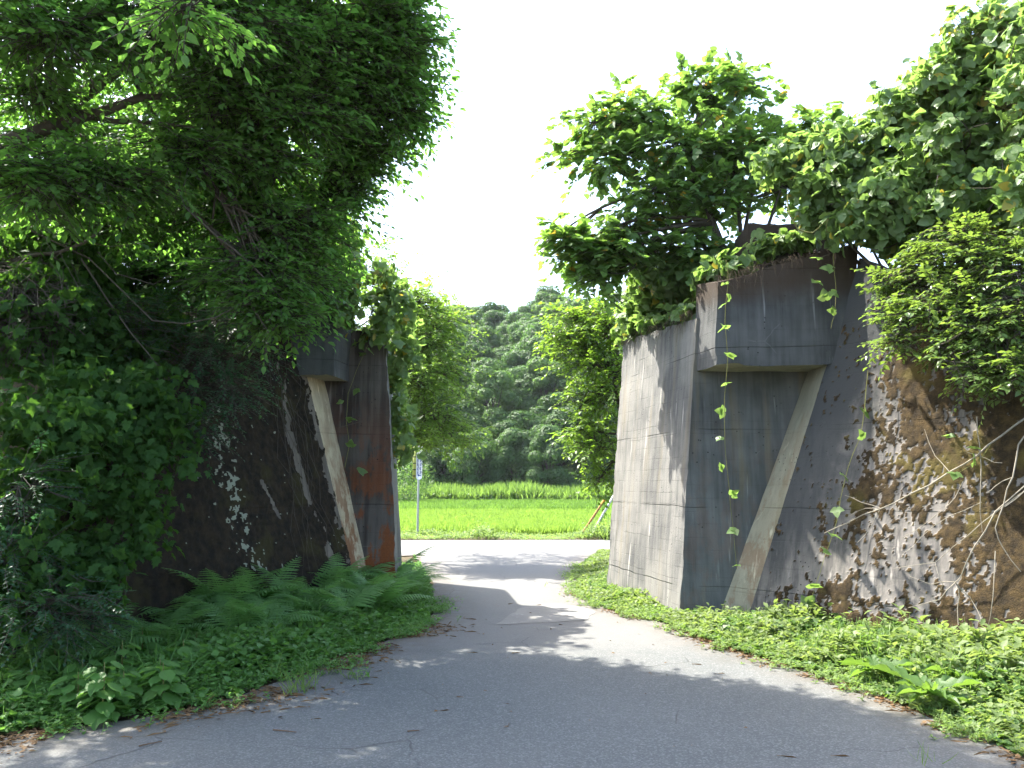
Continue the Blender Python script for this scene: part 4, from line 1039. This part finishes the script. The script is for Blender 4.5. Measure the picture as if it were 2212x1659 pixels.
def pinnate(name, label, loc, bl, lm, n, size, L, k, singles, droop=.35, stemto=None):
    t = thing(name, label, 'shrub', loc); Ps, Ds, Ns, Ss, A, B = [], [], [], [], [], []; wood = Acc()
    for c_, r_, m in bl:
        q, v = in_ball(m); P = c_ + q * r_; Dir = v * .6 + rng.normal(0, .4, (m, 3)) + [.25, -.25, .1]; Dir[:, 2] *= .5
        p, d, nn, ss, tip = sprays(P, Dir, L * rng.uniform(.6, 1.2, m), k, size, droop, 1.15, .12); Ps.append(p); Ds.append(d); Ns.append(nn); Ss.append(ss); A.append(P); B.append(tip)
        li = curve(np.array(loc), c_, .12, 8); wood.add(*tube(li, np.linspace(.028, .01, 8), 6)); A.append(li[rng.integers(3, 8, m)]); B.append(P)
    part(t, 'trunk', *wood.get(), M_bark); part(t, 'twigs', *many_twigs(np.concatenate(A), np.concatenate(B), .005, .002), M_bark, kind='stuff')
    foliage(t, 'tiny' if size < .06 else 'ovate', np.concatenate(Ps), np.concatenate(Ds), np.concatenate(Ns), np.concatenate(Ss), lm, singles); return t
pinnate('feathery_shrub', 'bluish feathery-leaved shrub hanging over the top of the black wing wall', (-4.2, 9.9, 2.6),
        [blob(420, 760, 8.9, 130, 60, n=110), blob(500, 840, 8.9, 70, 50, n=60), blob(330, 700, 9.0, 120, 60, n=90), blob(470, 690, 9.4, 100, 50, n=90), blob(420, 900, 8.5, 60, 60, n=55), blob(230, 680, 8.6, 110, 60, n=80), blob(550, 760, 9.6, 50, 40, n=40)], L_blue, 0, .055, .38, 15, 200)
pinnate('feathery_shrub', 'low feathery shrub at the far left edge above the nettles', (-4.6, 7.3, .3),
        [blob(90, 1300, 6.6, 130, 60, n=70), blob(30, 1200, 6.7, 80, 70, n=50), blob(170, 1340, 6.8, 80, 35, n=35), blob(40, 1050, 6.7, 70, 90, n=50)], L_blue, 0, .055, .36, 15, 150)

# ---- vine cascade over the left abutment
KL = thing('kudzu_vine', 'bright broad-leaved vine cascading over the top of the left abutment', 'vine', (-2.6, 12.2, 4.0))
bl = [blob(690, 555, 11.0, 95, 50), blob(770, 590, 11.4, 80, 60), blob(640, 610, 10.9, 80, 35), blob(830, 660, 11.9, 55, 60), blob(745, 665, 11.4, 65, 35), blob(860, 740, 12.6, 35, 70), blob(848, 830, 12.7, 18, 70), blob(862, 930, 13.0, 18, 80), blob(800, 720, 11.75, 35, 30), blob(700, 500, 11.6, 60, 40)]
P, N = cover(bl, 3600, .55); keep = hnoise(P * 2.2, 1.0, 1) > -.18; P, N = P[keep], N[keep]; P = P + rng.normal(0, .06, P.shape); t3 = trifoliate(P, N, .12, .3, jit=.8); foliage(KL, 'heart', *t3, L_kudzu, 300)
A = Acc()
for b in bl: A.add(*tube(curve((-2.7, 12.4, 3.95), b[0], .1, 6), np.linspace(.014, .006, 6), 5))
part(KL, 'stem', *A.get(), M_stem); part(KL, 'twigs', *many_twigs(P[:600], P[:600] - N[:600] * .25, .004, .003), M_stem, kind='stuff')
# single strand down the recess
def strand(label, pts, leaves, Yf, size, lm=L_kudzu, r=.0045, name='hanging_vine', stemmat=None, hang=.35, loc=None):
    Q = np.array([AT(x, y, Yf(x, y)) for x, y in pts]); t = thing(name, label, 'vine', loc if loc is not None else Q[0])
    fine = []; 
    for a, b in zip(Q[:-1], Q[1:]): fine += [a, (a + b) / 2 + rng.normal(0, .008, 3)]
    fine.append(Q[-1]); part(t, 'stem', *tube(np.array(fine), np.linspace(r, r * .6, len(fine)), 5), stemmat or M_stem)
    LP = np.array([AT(x, y, Yf(x, y) - .02) for x, y in leaves])
    if len(LP):
        N = np.tile([0, -.75, .45], (len(LP), 1)) + rng.normal(0, .25, (len(LP), 3)); t3 = trifoliate(LP, unit(N), size, hang, 1.35); foliage(t, 'heart', *t3, lm, 300)
    return t
strand('small vine climbing the rusty recess of the left abutment', [(745, 1010), (755, 960), (748, 910), (752, 850), (770, 800), (795, 745)], [(752, 905), (757, 965), (776, 1018), (735, 870), (800, 760), (770, 835)], lambda x, y: 11.65, .11)

# ---- dry vine strands down the left wing
DV = thing('dry_vines', 'bundle of dry grey vine strands trailing down the left wing wall', 'vine', WL.at(.9, 0) + np.array([0.1, -.1, 0]))
for i in range(15):
    x0 = 600 + rng.normal(0, 22); y0 = 760 + rng.uniform(-40, 160); y1 = min(1260, y0 + rng.uniform(180, 480)); s = rng.normal(0, 10)
    pts = []
    for u in np.linspace(0, 1, 7):
        x = x0 + (y0 - 760) * .22 + s * u * 2 + (y1 - y0) * u * .24 + rng.normal(0, 9); y = y0 + (y1 - y0) * u
        tt, zz = WL.tz(x, y); pts.append(WL.at(tt, zz) + (WL.nh) * (.03 + .05 * rng.uniform()))
    part(DV, 'strand', *tube(np.array(pts), np.linspace(.004, .002, 7), 4), M_bark)

# ---- tree behind the left abutment, over the crossing road
TB = thing('broadleaf_tree', 'airy light-green tree behind the left abutment beside the road sign', 'tree', (-3.4, 18.8, 0))
trunk = np.array([(-3.4, 18.8, -.2), (-3.3, 18.75, 1.5), (-3.05, 18.6, 3.0), (-2.8, 18.4, 4.5), (-2.6, 18.4, 5.6)])
bl = [blob(905, 655, 17.4, 50, 50, n=110), blob(925, 735, 17.5, 60, 60, n=150), blob(965, 690, 18, 40, 40, n=60), blob(900, 820, 17, 60, 60, n=150), blob(960, 800, 18, 55, 50, n=120), blob(940, 900, 17.6, 65, 50, n=140), blob(975, 940, 18.2, 50, 30, n=70), blob(890, 950, 17, 35, 35, n=50),
      blob(820, 700, 18, 90, 120, 1.2, n=130), blob(780, 600, 19, 100, 80, 1.5, n=130), blob(870, 790, 20.5, 70, 90, 1.4, n=110), blob(920, 640, 21, 60, 50, 1.4, n=80)]
tree(TB, trunk, [.13, .11, .09, .06, .03], bl, 'tiny', L_back, M_bark, .12, .55, 13, .3, 200, .6, .45, .035, twigs=True)

# ---- roadside tree behind the right abutment
TR2 = thing('roadside_shrub', 'bright leafy shrub leaning out behind the right abutment', 'shrub', (2.4, 15.4, 0))
trunk = np.array([(2.4, 15.4, -.2), (2.3, 15.3, 1.2), (2.1, 15.2, 2.6), (1.9, 15.1, 3.8)])
bl = [blob(1255, 685, 15.4, 75, 40, n=150), blob(1210, 720, 15.6, 40, 35, n=60), blob(1310, 700, 15.2, 60, 55, n=130), blob(1270, 780, 15.2, 70, 55, n=150), blob(1235, 745, 15.4, 50, 35, n=80), blob(1290, 860, 15, 55, 60, n=140), blob(1255, 930, 15, 45, 45, n=90), blob(1290, 960, 14.8, 45, 50, n=120), blob(1300, 1030, 14.8, 25, 30, n=45), blob(1335, 800, 15.2, 40, 120, n=120)]
tree(TR2, trunk, [.07, .06, .045, .025], bl, 'ovate', L_side, M_bark, .105, .36, 9, .25, 300, .55, .45, .03)

# ---- tree on top of the right abutment
TR = thing('mallow_tree', 'multi-stemmed tree with big heart-shaped leaves on top of the right abutment', 'tree', (3.2, 12.2, 4.0))
trunk = np.array([AT(1590, 620, 12.1), AT(1570, 560, 12.1), AT(1540, 480, 12.1), AT(1500, 390, 12.2), AT(1490, 300, 12.3)])
bl = [blob(1285, 265, 12.5, 60, 40, n=55), blob(1380, 250, 12.3, 90, 50, n=95), blob(1520, 190, 12.3, 80, 55, n=90), blob(1605, 190, 12.5, 45, 60, n=55), blob(1470, 320, 12.1, 140, 60, n=150), blob(1310, 345, 12.3, 70, 50, n=65), blob(1600, 340, 12.2, 90, 80, n=120), blob(1230, 330, 12.5, 30, 22, n=14),
      blob(1270, 520, 12.0, 65, 40, n=55), blob(1255, 570, 12, 40, 30, n=25), blob(1360, 490, 12.1, 60, 50, n=60), blob(1430, 420, 12.1, 90, 50, n=95), blob(1540, 430, 12.2, 90, 55, n=100), blob(1480, 540, 12.1, 65, 45, n=65), blob(1690, 300, 12.6, 80, 70, n=100), blob(1700, 400, 12.5, 70, 50, n=70), blob(1780, 290, 12.8, 60, 60, n=60), blob(1340, 575, 12.2, 40, 25, n=22)]
bl = [(c_, r_, int(n_ * 1.15)) for c_, r_, n_ in bl] + [blob(1240, 540, 11.9, 55, 35, n=60), blob(1320, 540, 11.9, 60, 35, n=60), blob(1215, 500, 11.9, 30, 25, n=25), blob(1290, 600, 11.9, 35, 25, n=30)]
tree(TR, trunk, [.07, .065, .05, .04, .02], bl, 'heart', L_mallow, M_bark, .128, .42, 9, .35, 300, .6, .45, .035)
for pts in ([(1600, 600), (1605, 520), (1620, 440), (1640, 340)], [(1575, 610), (1520, 530), (1470, 440), (1400, 330)], [(1585, 600), (1600, 500), (1590, 400), (1560, 260)], [(1560, 600), (1480, 560), (1380, 540), (1290, 530)], [(1640, 590), (1655, 500), (1690, 400)]):
    Q = np.array([AT(x, y, 12.1 + .1 * i) for i, (x, y) in enumerate(pts)]); part(TR, 'stem', *tube(Q, np.linspace(.045, .015, len(Q)), 7), M_bark, smooth=True)
# low vine on the abutment top under it
KT = thing('kudzu_vine', 'yellow-green low vine spilling over the top edge of the right abutment', 'vine', (2.5, 12.6, 4.1))
bl = [blob(1430, 590, 12.6, 70, 50), blob(1500, 590, 12.3, 70, 35), blob(1390, 660, 13.2, 45, 55), blob(1430, 640, 12.8, 60, 30), blob(1370, 690, 13.5, 30, 30), blob(1560, 560, 12.2, 60, 30), blob(1610, 600, 11.6, 40, 18), blob(1350, 720, 13.7, 16, 20), blob(1372, 712, 13.2, 24, 17), blob(1410, 702, 12.6, 26, 16), blob(1450, 690, 11.9, 26, 14), blob(1484, 672, 11.2, 22, 14), blob(1530, 590, 10.9, 28, 16), blob(1590, 572, 10.7, 40, 14), blob(1660, 535, 10.8, 40, 14), blob(1720, 520, 10.6, 50, 14)]
P, N = cover(bl, 2900, .5); t3 = trifoliate(P, N, .12, .35); foliage(KT, 'heart', *t3, L_kudzu, 300)
A = Acc()
for b in bl: A.add(*tube(curve((2.7, 12.5, 4.0), b[0], .1, 6), np.linspace(.012, .006, 6), 5))
part(KT, 'stem', *A.get(), M_stem)

# ---- vine-smothered mound at the upper right
KR = thing('kudzu_vine', 'mound of large-leaved vine smothering the upper right corner', 'vine', (5.2, 9.2, 3.4))
bl = [blob(2135, 95, 8.7, 95, 80), blob(2060, 190, 8.9, 100, 80), blob(2190, 220, 8.3, 110, 110), blob(1965, 260, 9.3, 85, 75), blob(2080, 330, 8.8, 120, 90), blob(1880, 330, 9.6, 90, 60), blob(1790, 330, 9.9, 80, 45), blob(1710, 350, 10.1, 80, 38), blob(1800, 400, 9.8, 90, 45), blob(1920, 420, 9.3, 100, 55), blob(2180, 400, 8.2, 90, 80), blob(2060, 440, 8.8, 100, 50), blob(1780, 470, 9.9, 60, 30), blob(2280, 120, 8.2, 110, 130), blob(1860, 480, 9.6, 90, 40), blob(1960, 510, 9.4, 90, 45), blob(2120, 480, 9.0, 150, 60), blob(2050, 400, 9.8, 200, 110), blob(1900, 400, 10.3, 150, 80)]
P, N = cover(bl, 13500, .5, 1.4); keep = hnoise(P * 1.3, 1.0, 2) > -.36; P, N = P[keep], N[keep]
t3 = list(trifoliate(P, N, .118, .45)); t3[3] = t3[3] * rng.uniform(.55, 1.2, len(t3[3])); foliage(KR, 'heart', *t3, L_kudzu, 300)
A = Acc()
for b in bl:
    A.add(*tube(curve((5.4, 9.6, 3.4), b[0], .12, 8), np.linspace(.035, .010, 8), 6))
    for _ in range(6): A.add(*tube(curve(b[0], b[0] + rng.normal(0, .7, 3) * b[1], .2, 5), np.linspace(.010, .004, 5), 4))
part(KR, 'stem', *A.get(), M_bark); part(KR, 'twigs', *many_twigs(P[:1200], P[:1200] - N[:1200] * .35 + rng.normal(0, .1, (1200, 3)), .004, .003), M_stem, kind='stuff')

# ---- glossy shrub hanging over the mossy wall
SR = thing('glossy_shrub', 'glossy small-leaved shrub hanging over the mossy wing wall', 'shrub', (5.0, 9.3, 2.9))
trunk = np.array([(5.1, 9.4, 2.8), (5.0, 9.2, 3.4), (4.9, 8.9, 3.8)])
bl = [blob(2090, 530, 8.5, 110, 50, n=150), blob(2180, 560, 8.1, 80, 60, n=120), blob(2000, 580, 8.8, 70, 40, n=80), blob(1930, 610, 9.0, 40, 35, n=40), blob(2060, 640, 8.4, 110, 40, n=140), blob(1970, 680, 8.7, 60, 35, n=70), blob(2150, 700, 8.0, 80, 55, n=120), blob(2060, 740, 8.3, 50, 40, n=60), blob(2190, 800, 7.8, 50, 50, n=70), blob(2110, 800, 8.0, 40, 35, n=40), blob(1935, 735, 8.75, 35, 30, n=30), blob(2250, 660, 7.8, 80, 140, n=120)]
tree(SR, trunk, [.05, .045, .03], bl, 'ovate', L_gloss, M_bark, .088, .34, 10, .22, 300, .55, .4, .025, jit=.2)

# ---- strands hanging in front of the right abutment
wallY = lambda x, y: float(WR.at(*WR.tz(x, y))[1])
strand('long thin vine hanging down the right recess with paired leaves', [(1568, 560), (1572, 620), (1566, 700), (1572, 780), (1565, 860), (1566, 960), (1575, 1050), (1584, 1140), (1592, 1230)],
       [(1570, 600), (1578, 640), (1560, 660), (1574, 700), (1562, 730), (1570, 772), (1572, 826), (1563, 886), (1562, 936), (1570, 998), (1580, 1072), (1585, 1147), (1588, 1224)], lambda x, y: 9.98 if y < 800 else 10.0, .115, hang=.1)
strand('short leafy vine hanging over the dark concrete block', [(1795, 490), (1800, 560), (1806, 620), (1803, 680), (1795, 710)], [(1770, 560), (1795, 575), (1812, 560), (1800, 600), (1798, 640), (1785, 640), (1802, 672), (1760, 610)], lambda x, y: 9.7, .10, hang=.1)
strand('leafy vine runner trailing down the mossy wall', [(1875, 800), (1868, 880), (1858, 945), (1832, 1010), (1815, 1080), (1800, 1150), (1782, 1200), (1760, 1270), (1745, 1330)],
       [(1870, 880), (1858, 946), (1820, 1028), (1812, 1105), (1795, 1156), (1778, 1198), (1757, 1268), (1742, 1306)], lambda x, y: wallY(x, y) - .22, .11, hang=.05)
strand('curling pale vine shoot looping below the upper right mound', [(1702, 420), (1706, 465), (1722, 495), (1755, 503), (1775, 485), (1790, 470), (1785, 500), (1800, 508), (1818, 480), (1822, 430), (1815, 390)], [(1690, 462), (1822, 452), (1800, 436), (1778, 490)], lambda x, y: 9.55, .10, r=.009)

# ---- dead pale branches in front of the mossy wall
DB = thing('dead_branches', 'bleached dead branches sprawling in front of the mossy wing wall', 'branch', G(2230, 1500))
LB = [([(2330, 800), (2212, 905), (2165, 940), (2110, 985), (2050, 1020), (1970, 1065), (1900, 1100), (1830, 1130), (1780, 1152)], .022, .008), ([(2050, 1018), (2020, 985), (1997, 927)], .009, .005), ([(1902, 1098), (1860, 1085), (1825, 1070)], .008, .004), ([(1900, 1102), (1870, 1098), (1833, 1116)], .007, .004),
      ([(1900, 1102), (1880, 1140), (1852, 1172)], .008, .004), ([(2260, 880), (2200, 960), (2188, 1030), (2168, 1090), (2150, 1140), (2165, 1180), (2205, 1235)], .016, .007), ([(2190, 1030), (2150, 1050), (2130, 1065)], .009, .005), ([(2290, 940), (2212, 1062), (2170, 1095)], .012, .008),
      ([(2290, 990), (2150, 1105), (2105, 1180), (2078, 1240), (2064, 1258)], .014, .010), ([(2064, 1258), (2030, 1295), (1962, 1313)], .011, .005), ([(2064, 1258), (2072, 1290), (2070, 1350)], .010, .006), ([(2064, 1258), (2095, 1290), (2125, 1350)], .010, .006), ([(2064, 1257), (2010, 1262), (1965, 1245)], .006, .004),
      ([(2290, 1010), (2120, 1130), (2060, 1180), (2020, 1215), (1930, 1228)], .010, .004), ([(2120, 1085), (2050, 1115), (1990, 1160), (1960, 1190)], .008, .004), ([(2080, 1040), (2040, 1100), (2000, 1130), (1950, 1160)], .008, .004), ([(2150, 1190), (2145, 1290), (2130, 1370)], .008, .005), ([(2110, 900), (2116, 960), (2118, 1060), (2122, 1150)], .010, .006),
      ([(2020, 1215), (2030, 1250), (2032, 1275)], .006, .004), ([(2165, 1000), (2130, 990), (2085, 975)], .006, .003)]
for pts, r0, r1 in LB:
    Q = []
    for x, y in pts:
        xx = min(x, 2200); d0 = wallY(xx, y); Q.append(AT(x, y, d0 - .38 - .15 * rng.uniform()))
    Q = np.array(Q); fine = []
    for a, b in zip(Q[:-1], Q[1:]): fine += [a, (a + b) / 2 + rng.normal(0, .012, 3)]
    fine.append(Q[-1]); part(DB, 'branch', *tube(np.array(fine), np.linspace(r0 * .5, r1 * .55, len(fine)), 6), M_bark_pale, smooth=True)
strand('small leaf cluster clinging to the bleached branches', [(2140, 960), (2110, 1000), (2060, 1028)], [(2108, 998), (2058, 1030), (2060, 925), (2105, 968)], lambda x, y: wallY(x, y) - .45, .11, hang=.1)

# ================================================================== SIGN AND POLES
M_metal = plain_mat('galvanised_steel', (.42, .44, .45), .45, .15, 20, .6)
M_white = plain_mat('sign_white', (.78, .80, .82), .4, .08)
M_ink = plain_mat('sign_blue', (.05, .10, .28), .5, .1)
M_gy = plain_mat('sign_yellow_green', (.38, .42, .10), .5, .15)
M_black = plain_mat('sign_black', (.02, .025, .02), .5, .1)
M_brown = plain_mat('post_brown', (.34, .19, .07), .8, .3)
M_orange = plain_mat('tape_orange', (.55, .26, .04), .6, .15)
M_whitep = plain_mat('post_white', (.62, .62, .60), .6, .2)
def box(x0, x1, y0, y1, z0, z1):
    V = np.array([(x, y, z) for z in (z0, z1) for y in (y0, y1) for x in (x0, x1)], float)
    return V, np.array([(0, 2, 3, 1), (4, 5, 7, 6), (0, 1, 5, 4), (2, 6, 7, 3), (0, 4, 6, 2), (1, 3, 7, 5)])
b = G(902, 1158); YS = b[1]; SG = thing('road_sign', 'narrow white road sign with blue lettering on a steel pole', 'sign', b)
sx = b[0]; ztop = AT(902, 962, YS)[2]; zb = AT(902, 1036, YS)[2]
part(SG, 'pole', *tube(np.array([(sx, YS, -.2), (sx, YS, 1.0), (sx, YS, ztop)]), .036, 12), M_metal, smooth=True)
x0, x1 = AT(899.5, 1000, YS)[0], AT(912.5, 1000, YS)[0]
A = Acc(); w_ = x1 - x0; pts = [(x0, ztop)]; 
th = np.linspace(math.pi, 2 * math.pi, 9); rr = w_ / 2
outl = [(x0 + rr + rr * math.cos(a), zb + rr + rr * math.sin(a)) for a in th]; outl = [(x0, ztop)] + outl + [(x1, ztop)]
n = len(outl); V = [(x, YS - .05, z) for x, z in outl] + [(x, YS - .03, z) for x, z in outl]
tri_ = np.array(tessellate_polygon([[Vector((x, z, 0)) for x, z in outl]])); T = [tuple(t) for t in tri_] + [tuple(i + n for i in t) for t in tri_]
for i in range(n): T += [(i, (i + 1) % n, n + (i + 1) % n), (i, n + (i + 1) % n, n + i)]
pan = part(SG, 'panel', V, np.array(T), M_white)
def glyphs(root, cx, z0, nch, cw, ch, y, seed):
    r = np.random.default_rng(seed)
    for i in range(nch):
        A = Acc(); zc = z0 - i * ch * 1.15
        for q in range(3): zz = zc - ch * (.1 + .36 * q); A.add(*box(cx - cw / 2 * r.uniform(.6, 1), cx + cw / 2 * r.uniform(.6, 1), y - .004, y - .001, zz - ch * .07, zz + ch * .07))
        for q in range(2): xx = cx + cw * (-.25 + .5 * q) * r.uniform(.6, 1); A.add(*box(xx - cw * .07, xx + cw * .07, y - .0045, y - .0012, zc - ch * .9, zc - ch * .05))
        o = part(root, 'character', *A.get(), M_ink); o.parent = pan
zt = AT(902, 992, YS)[2]; ch = AT(902, 998, YS)[2] - AT(902, 1006, YS)[2]
glyphs(SG, x0 + w_ * .28, zt, 4, w_ * .34, ch * .95, YS - .05, 3); glyphs(SG, x0 + w_ * .72, zt, 4, w_ * .32, ch * .92, YS - .05, 5)
zc = AT(902, 1027, YS)[2]; aw = w_ * .6; xc = x0 + w_ * .5
V = np.array([(xc - aw / 2, YS - .055, zc), (xc - aw * .05, YS - .055, zc + aw * .34), (xc - aw * .05, YS - .055, zc + aw * .14), (xc + aw / 2, YS - .055, zc + aw * .14), (xc + aw / 2, YS - .055, zc - aw * .14), (xc - aw * .05, YS - .055, zc - aw * .14), (xc - aw * .05, YS - .055, zc - aw * .34)])
V = np.concatenate([V, V + [0, .004, 0]]); ar = part(SG, 'arrow', V, np.array([(0, 1, 6), (2, 3, 4), (2, 4, 5), (7, 8, 13), (9, 10, 11), (9, 11, 12)]), M_ink); ar.parent = pan
x2 = AT(891.5, 1000, YS)[0]
V, F = box(x2, x0 - .012, YS + .0, YS + .03, zb + .03, ztop - .03); sp2 = part(SG, 'side_panel', V, F, M_gy)
for i in range(5):
    zz = zb + .10 + i * .21
    V, F = box(x2 + .004, x0 - .016, YS - .006, YS - .001, zz, zz + .035); bo = part(SG, 'bar', V, F, M_black); bo.parent = sp2

for (xb, yb, xt, yt, mt, lb) in [(1266, 1140, 1306, 1080, M_brown, 'leaning brown wooden post with an orange top at the paddy edge'), (1286, 1141, 1326, 1070, M_whitep, 'leaning white post beside the brown one, half behind the abutment')]:
    p = AT(xb, yb, 26.3); q = AT(xt, yt, 26.3); d = (q - p) / np.linalg.norm(q - p); p = p - d * (p[2] + .25) / d[2]
    t = thing('leaning_post', lb, 'post', (p[0], p[1], 0), 'leaning posts at the paddy edge'); shf = part(t, 'shaft', *tube(np.array([p, (p + q) / 2, q]), [.042, .04, .038], 9), mt, smooth=True)
    if mt is M_brown: tp = part(t, 'tape', *tube(np.array([q - d * .16, q - d * .08, q + d * .012]), [.046, .046, .046], 9), M_orange, smooth=True); tp.parent = shf
    part(t, 'end_cap', *tube(np.array([q, q + d * .004, q + d * .008]), [.036, .025, .002], 9), mt)

# ================================================================== HAZE
HZ, HN = mat('haze')[0:2]; HN.nodes.clear(); ho = HN.nodes.new('ShaderNodeOutputMaterial')
pv = HN.nodes.new('ShaderNodeVolumePrincipled'); pv.inputs['Color'].default_value = (.86, .93, 1.0, 1); pv.inputs['Density'].default_value = .00016; pv.inputs['Anisotropy'].default_value = .3
HN.links.new(pv.outputs[0], ho.inputs['Volume'])
V, F = box(-345, 345, -345, 345, -1.2, 62)
o = link('haze', mesh_np('haze', V, F, HZ)); tag(o, 'pale summer haze filling the valley', 'haze', kind='stuff')
SC.cycles.volume_bounces = 0
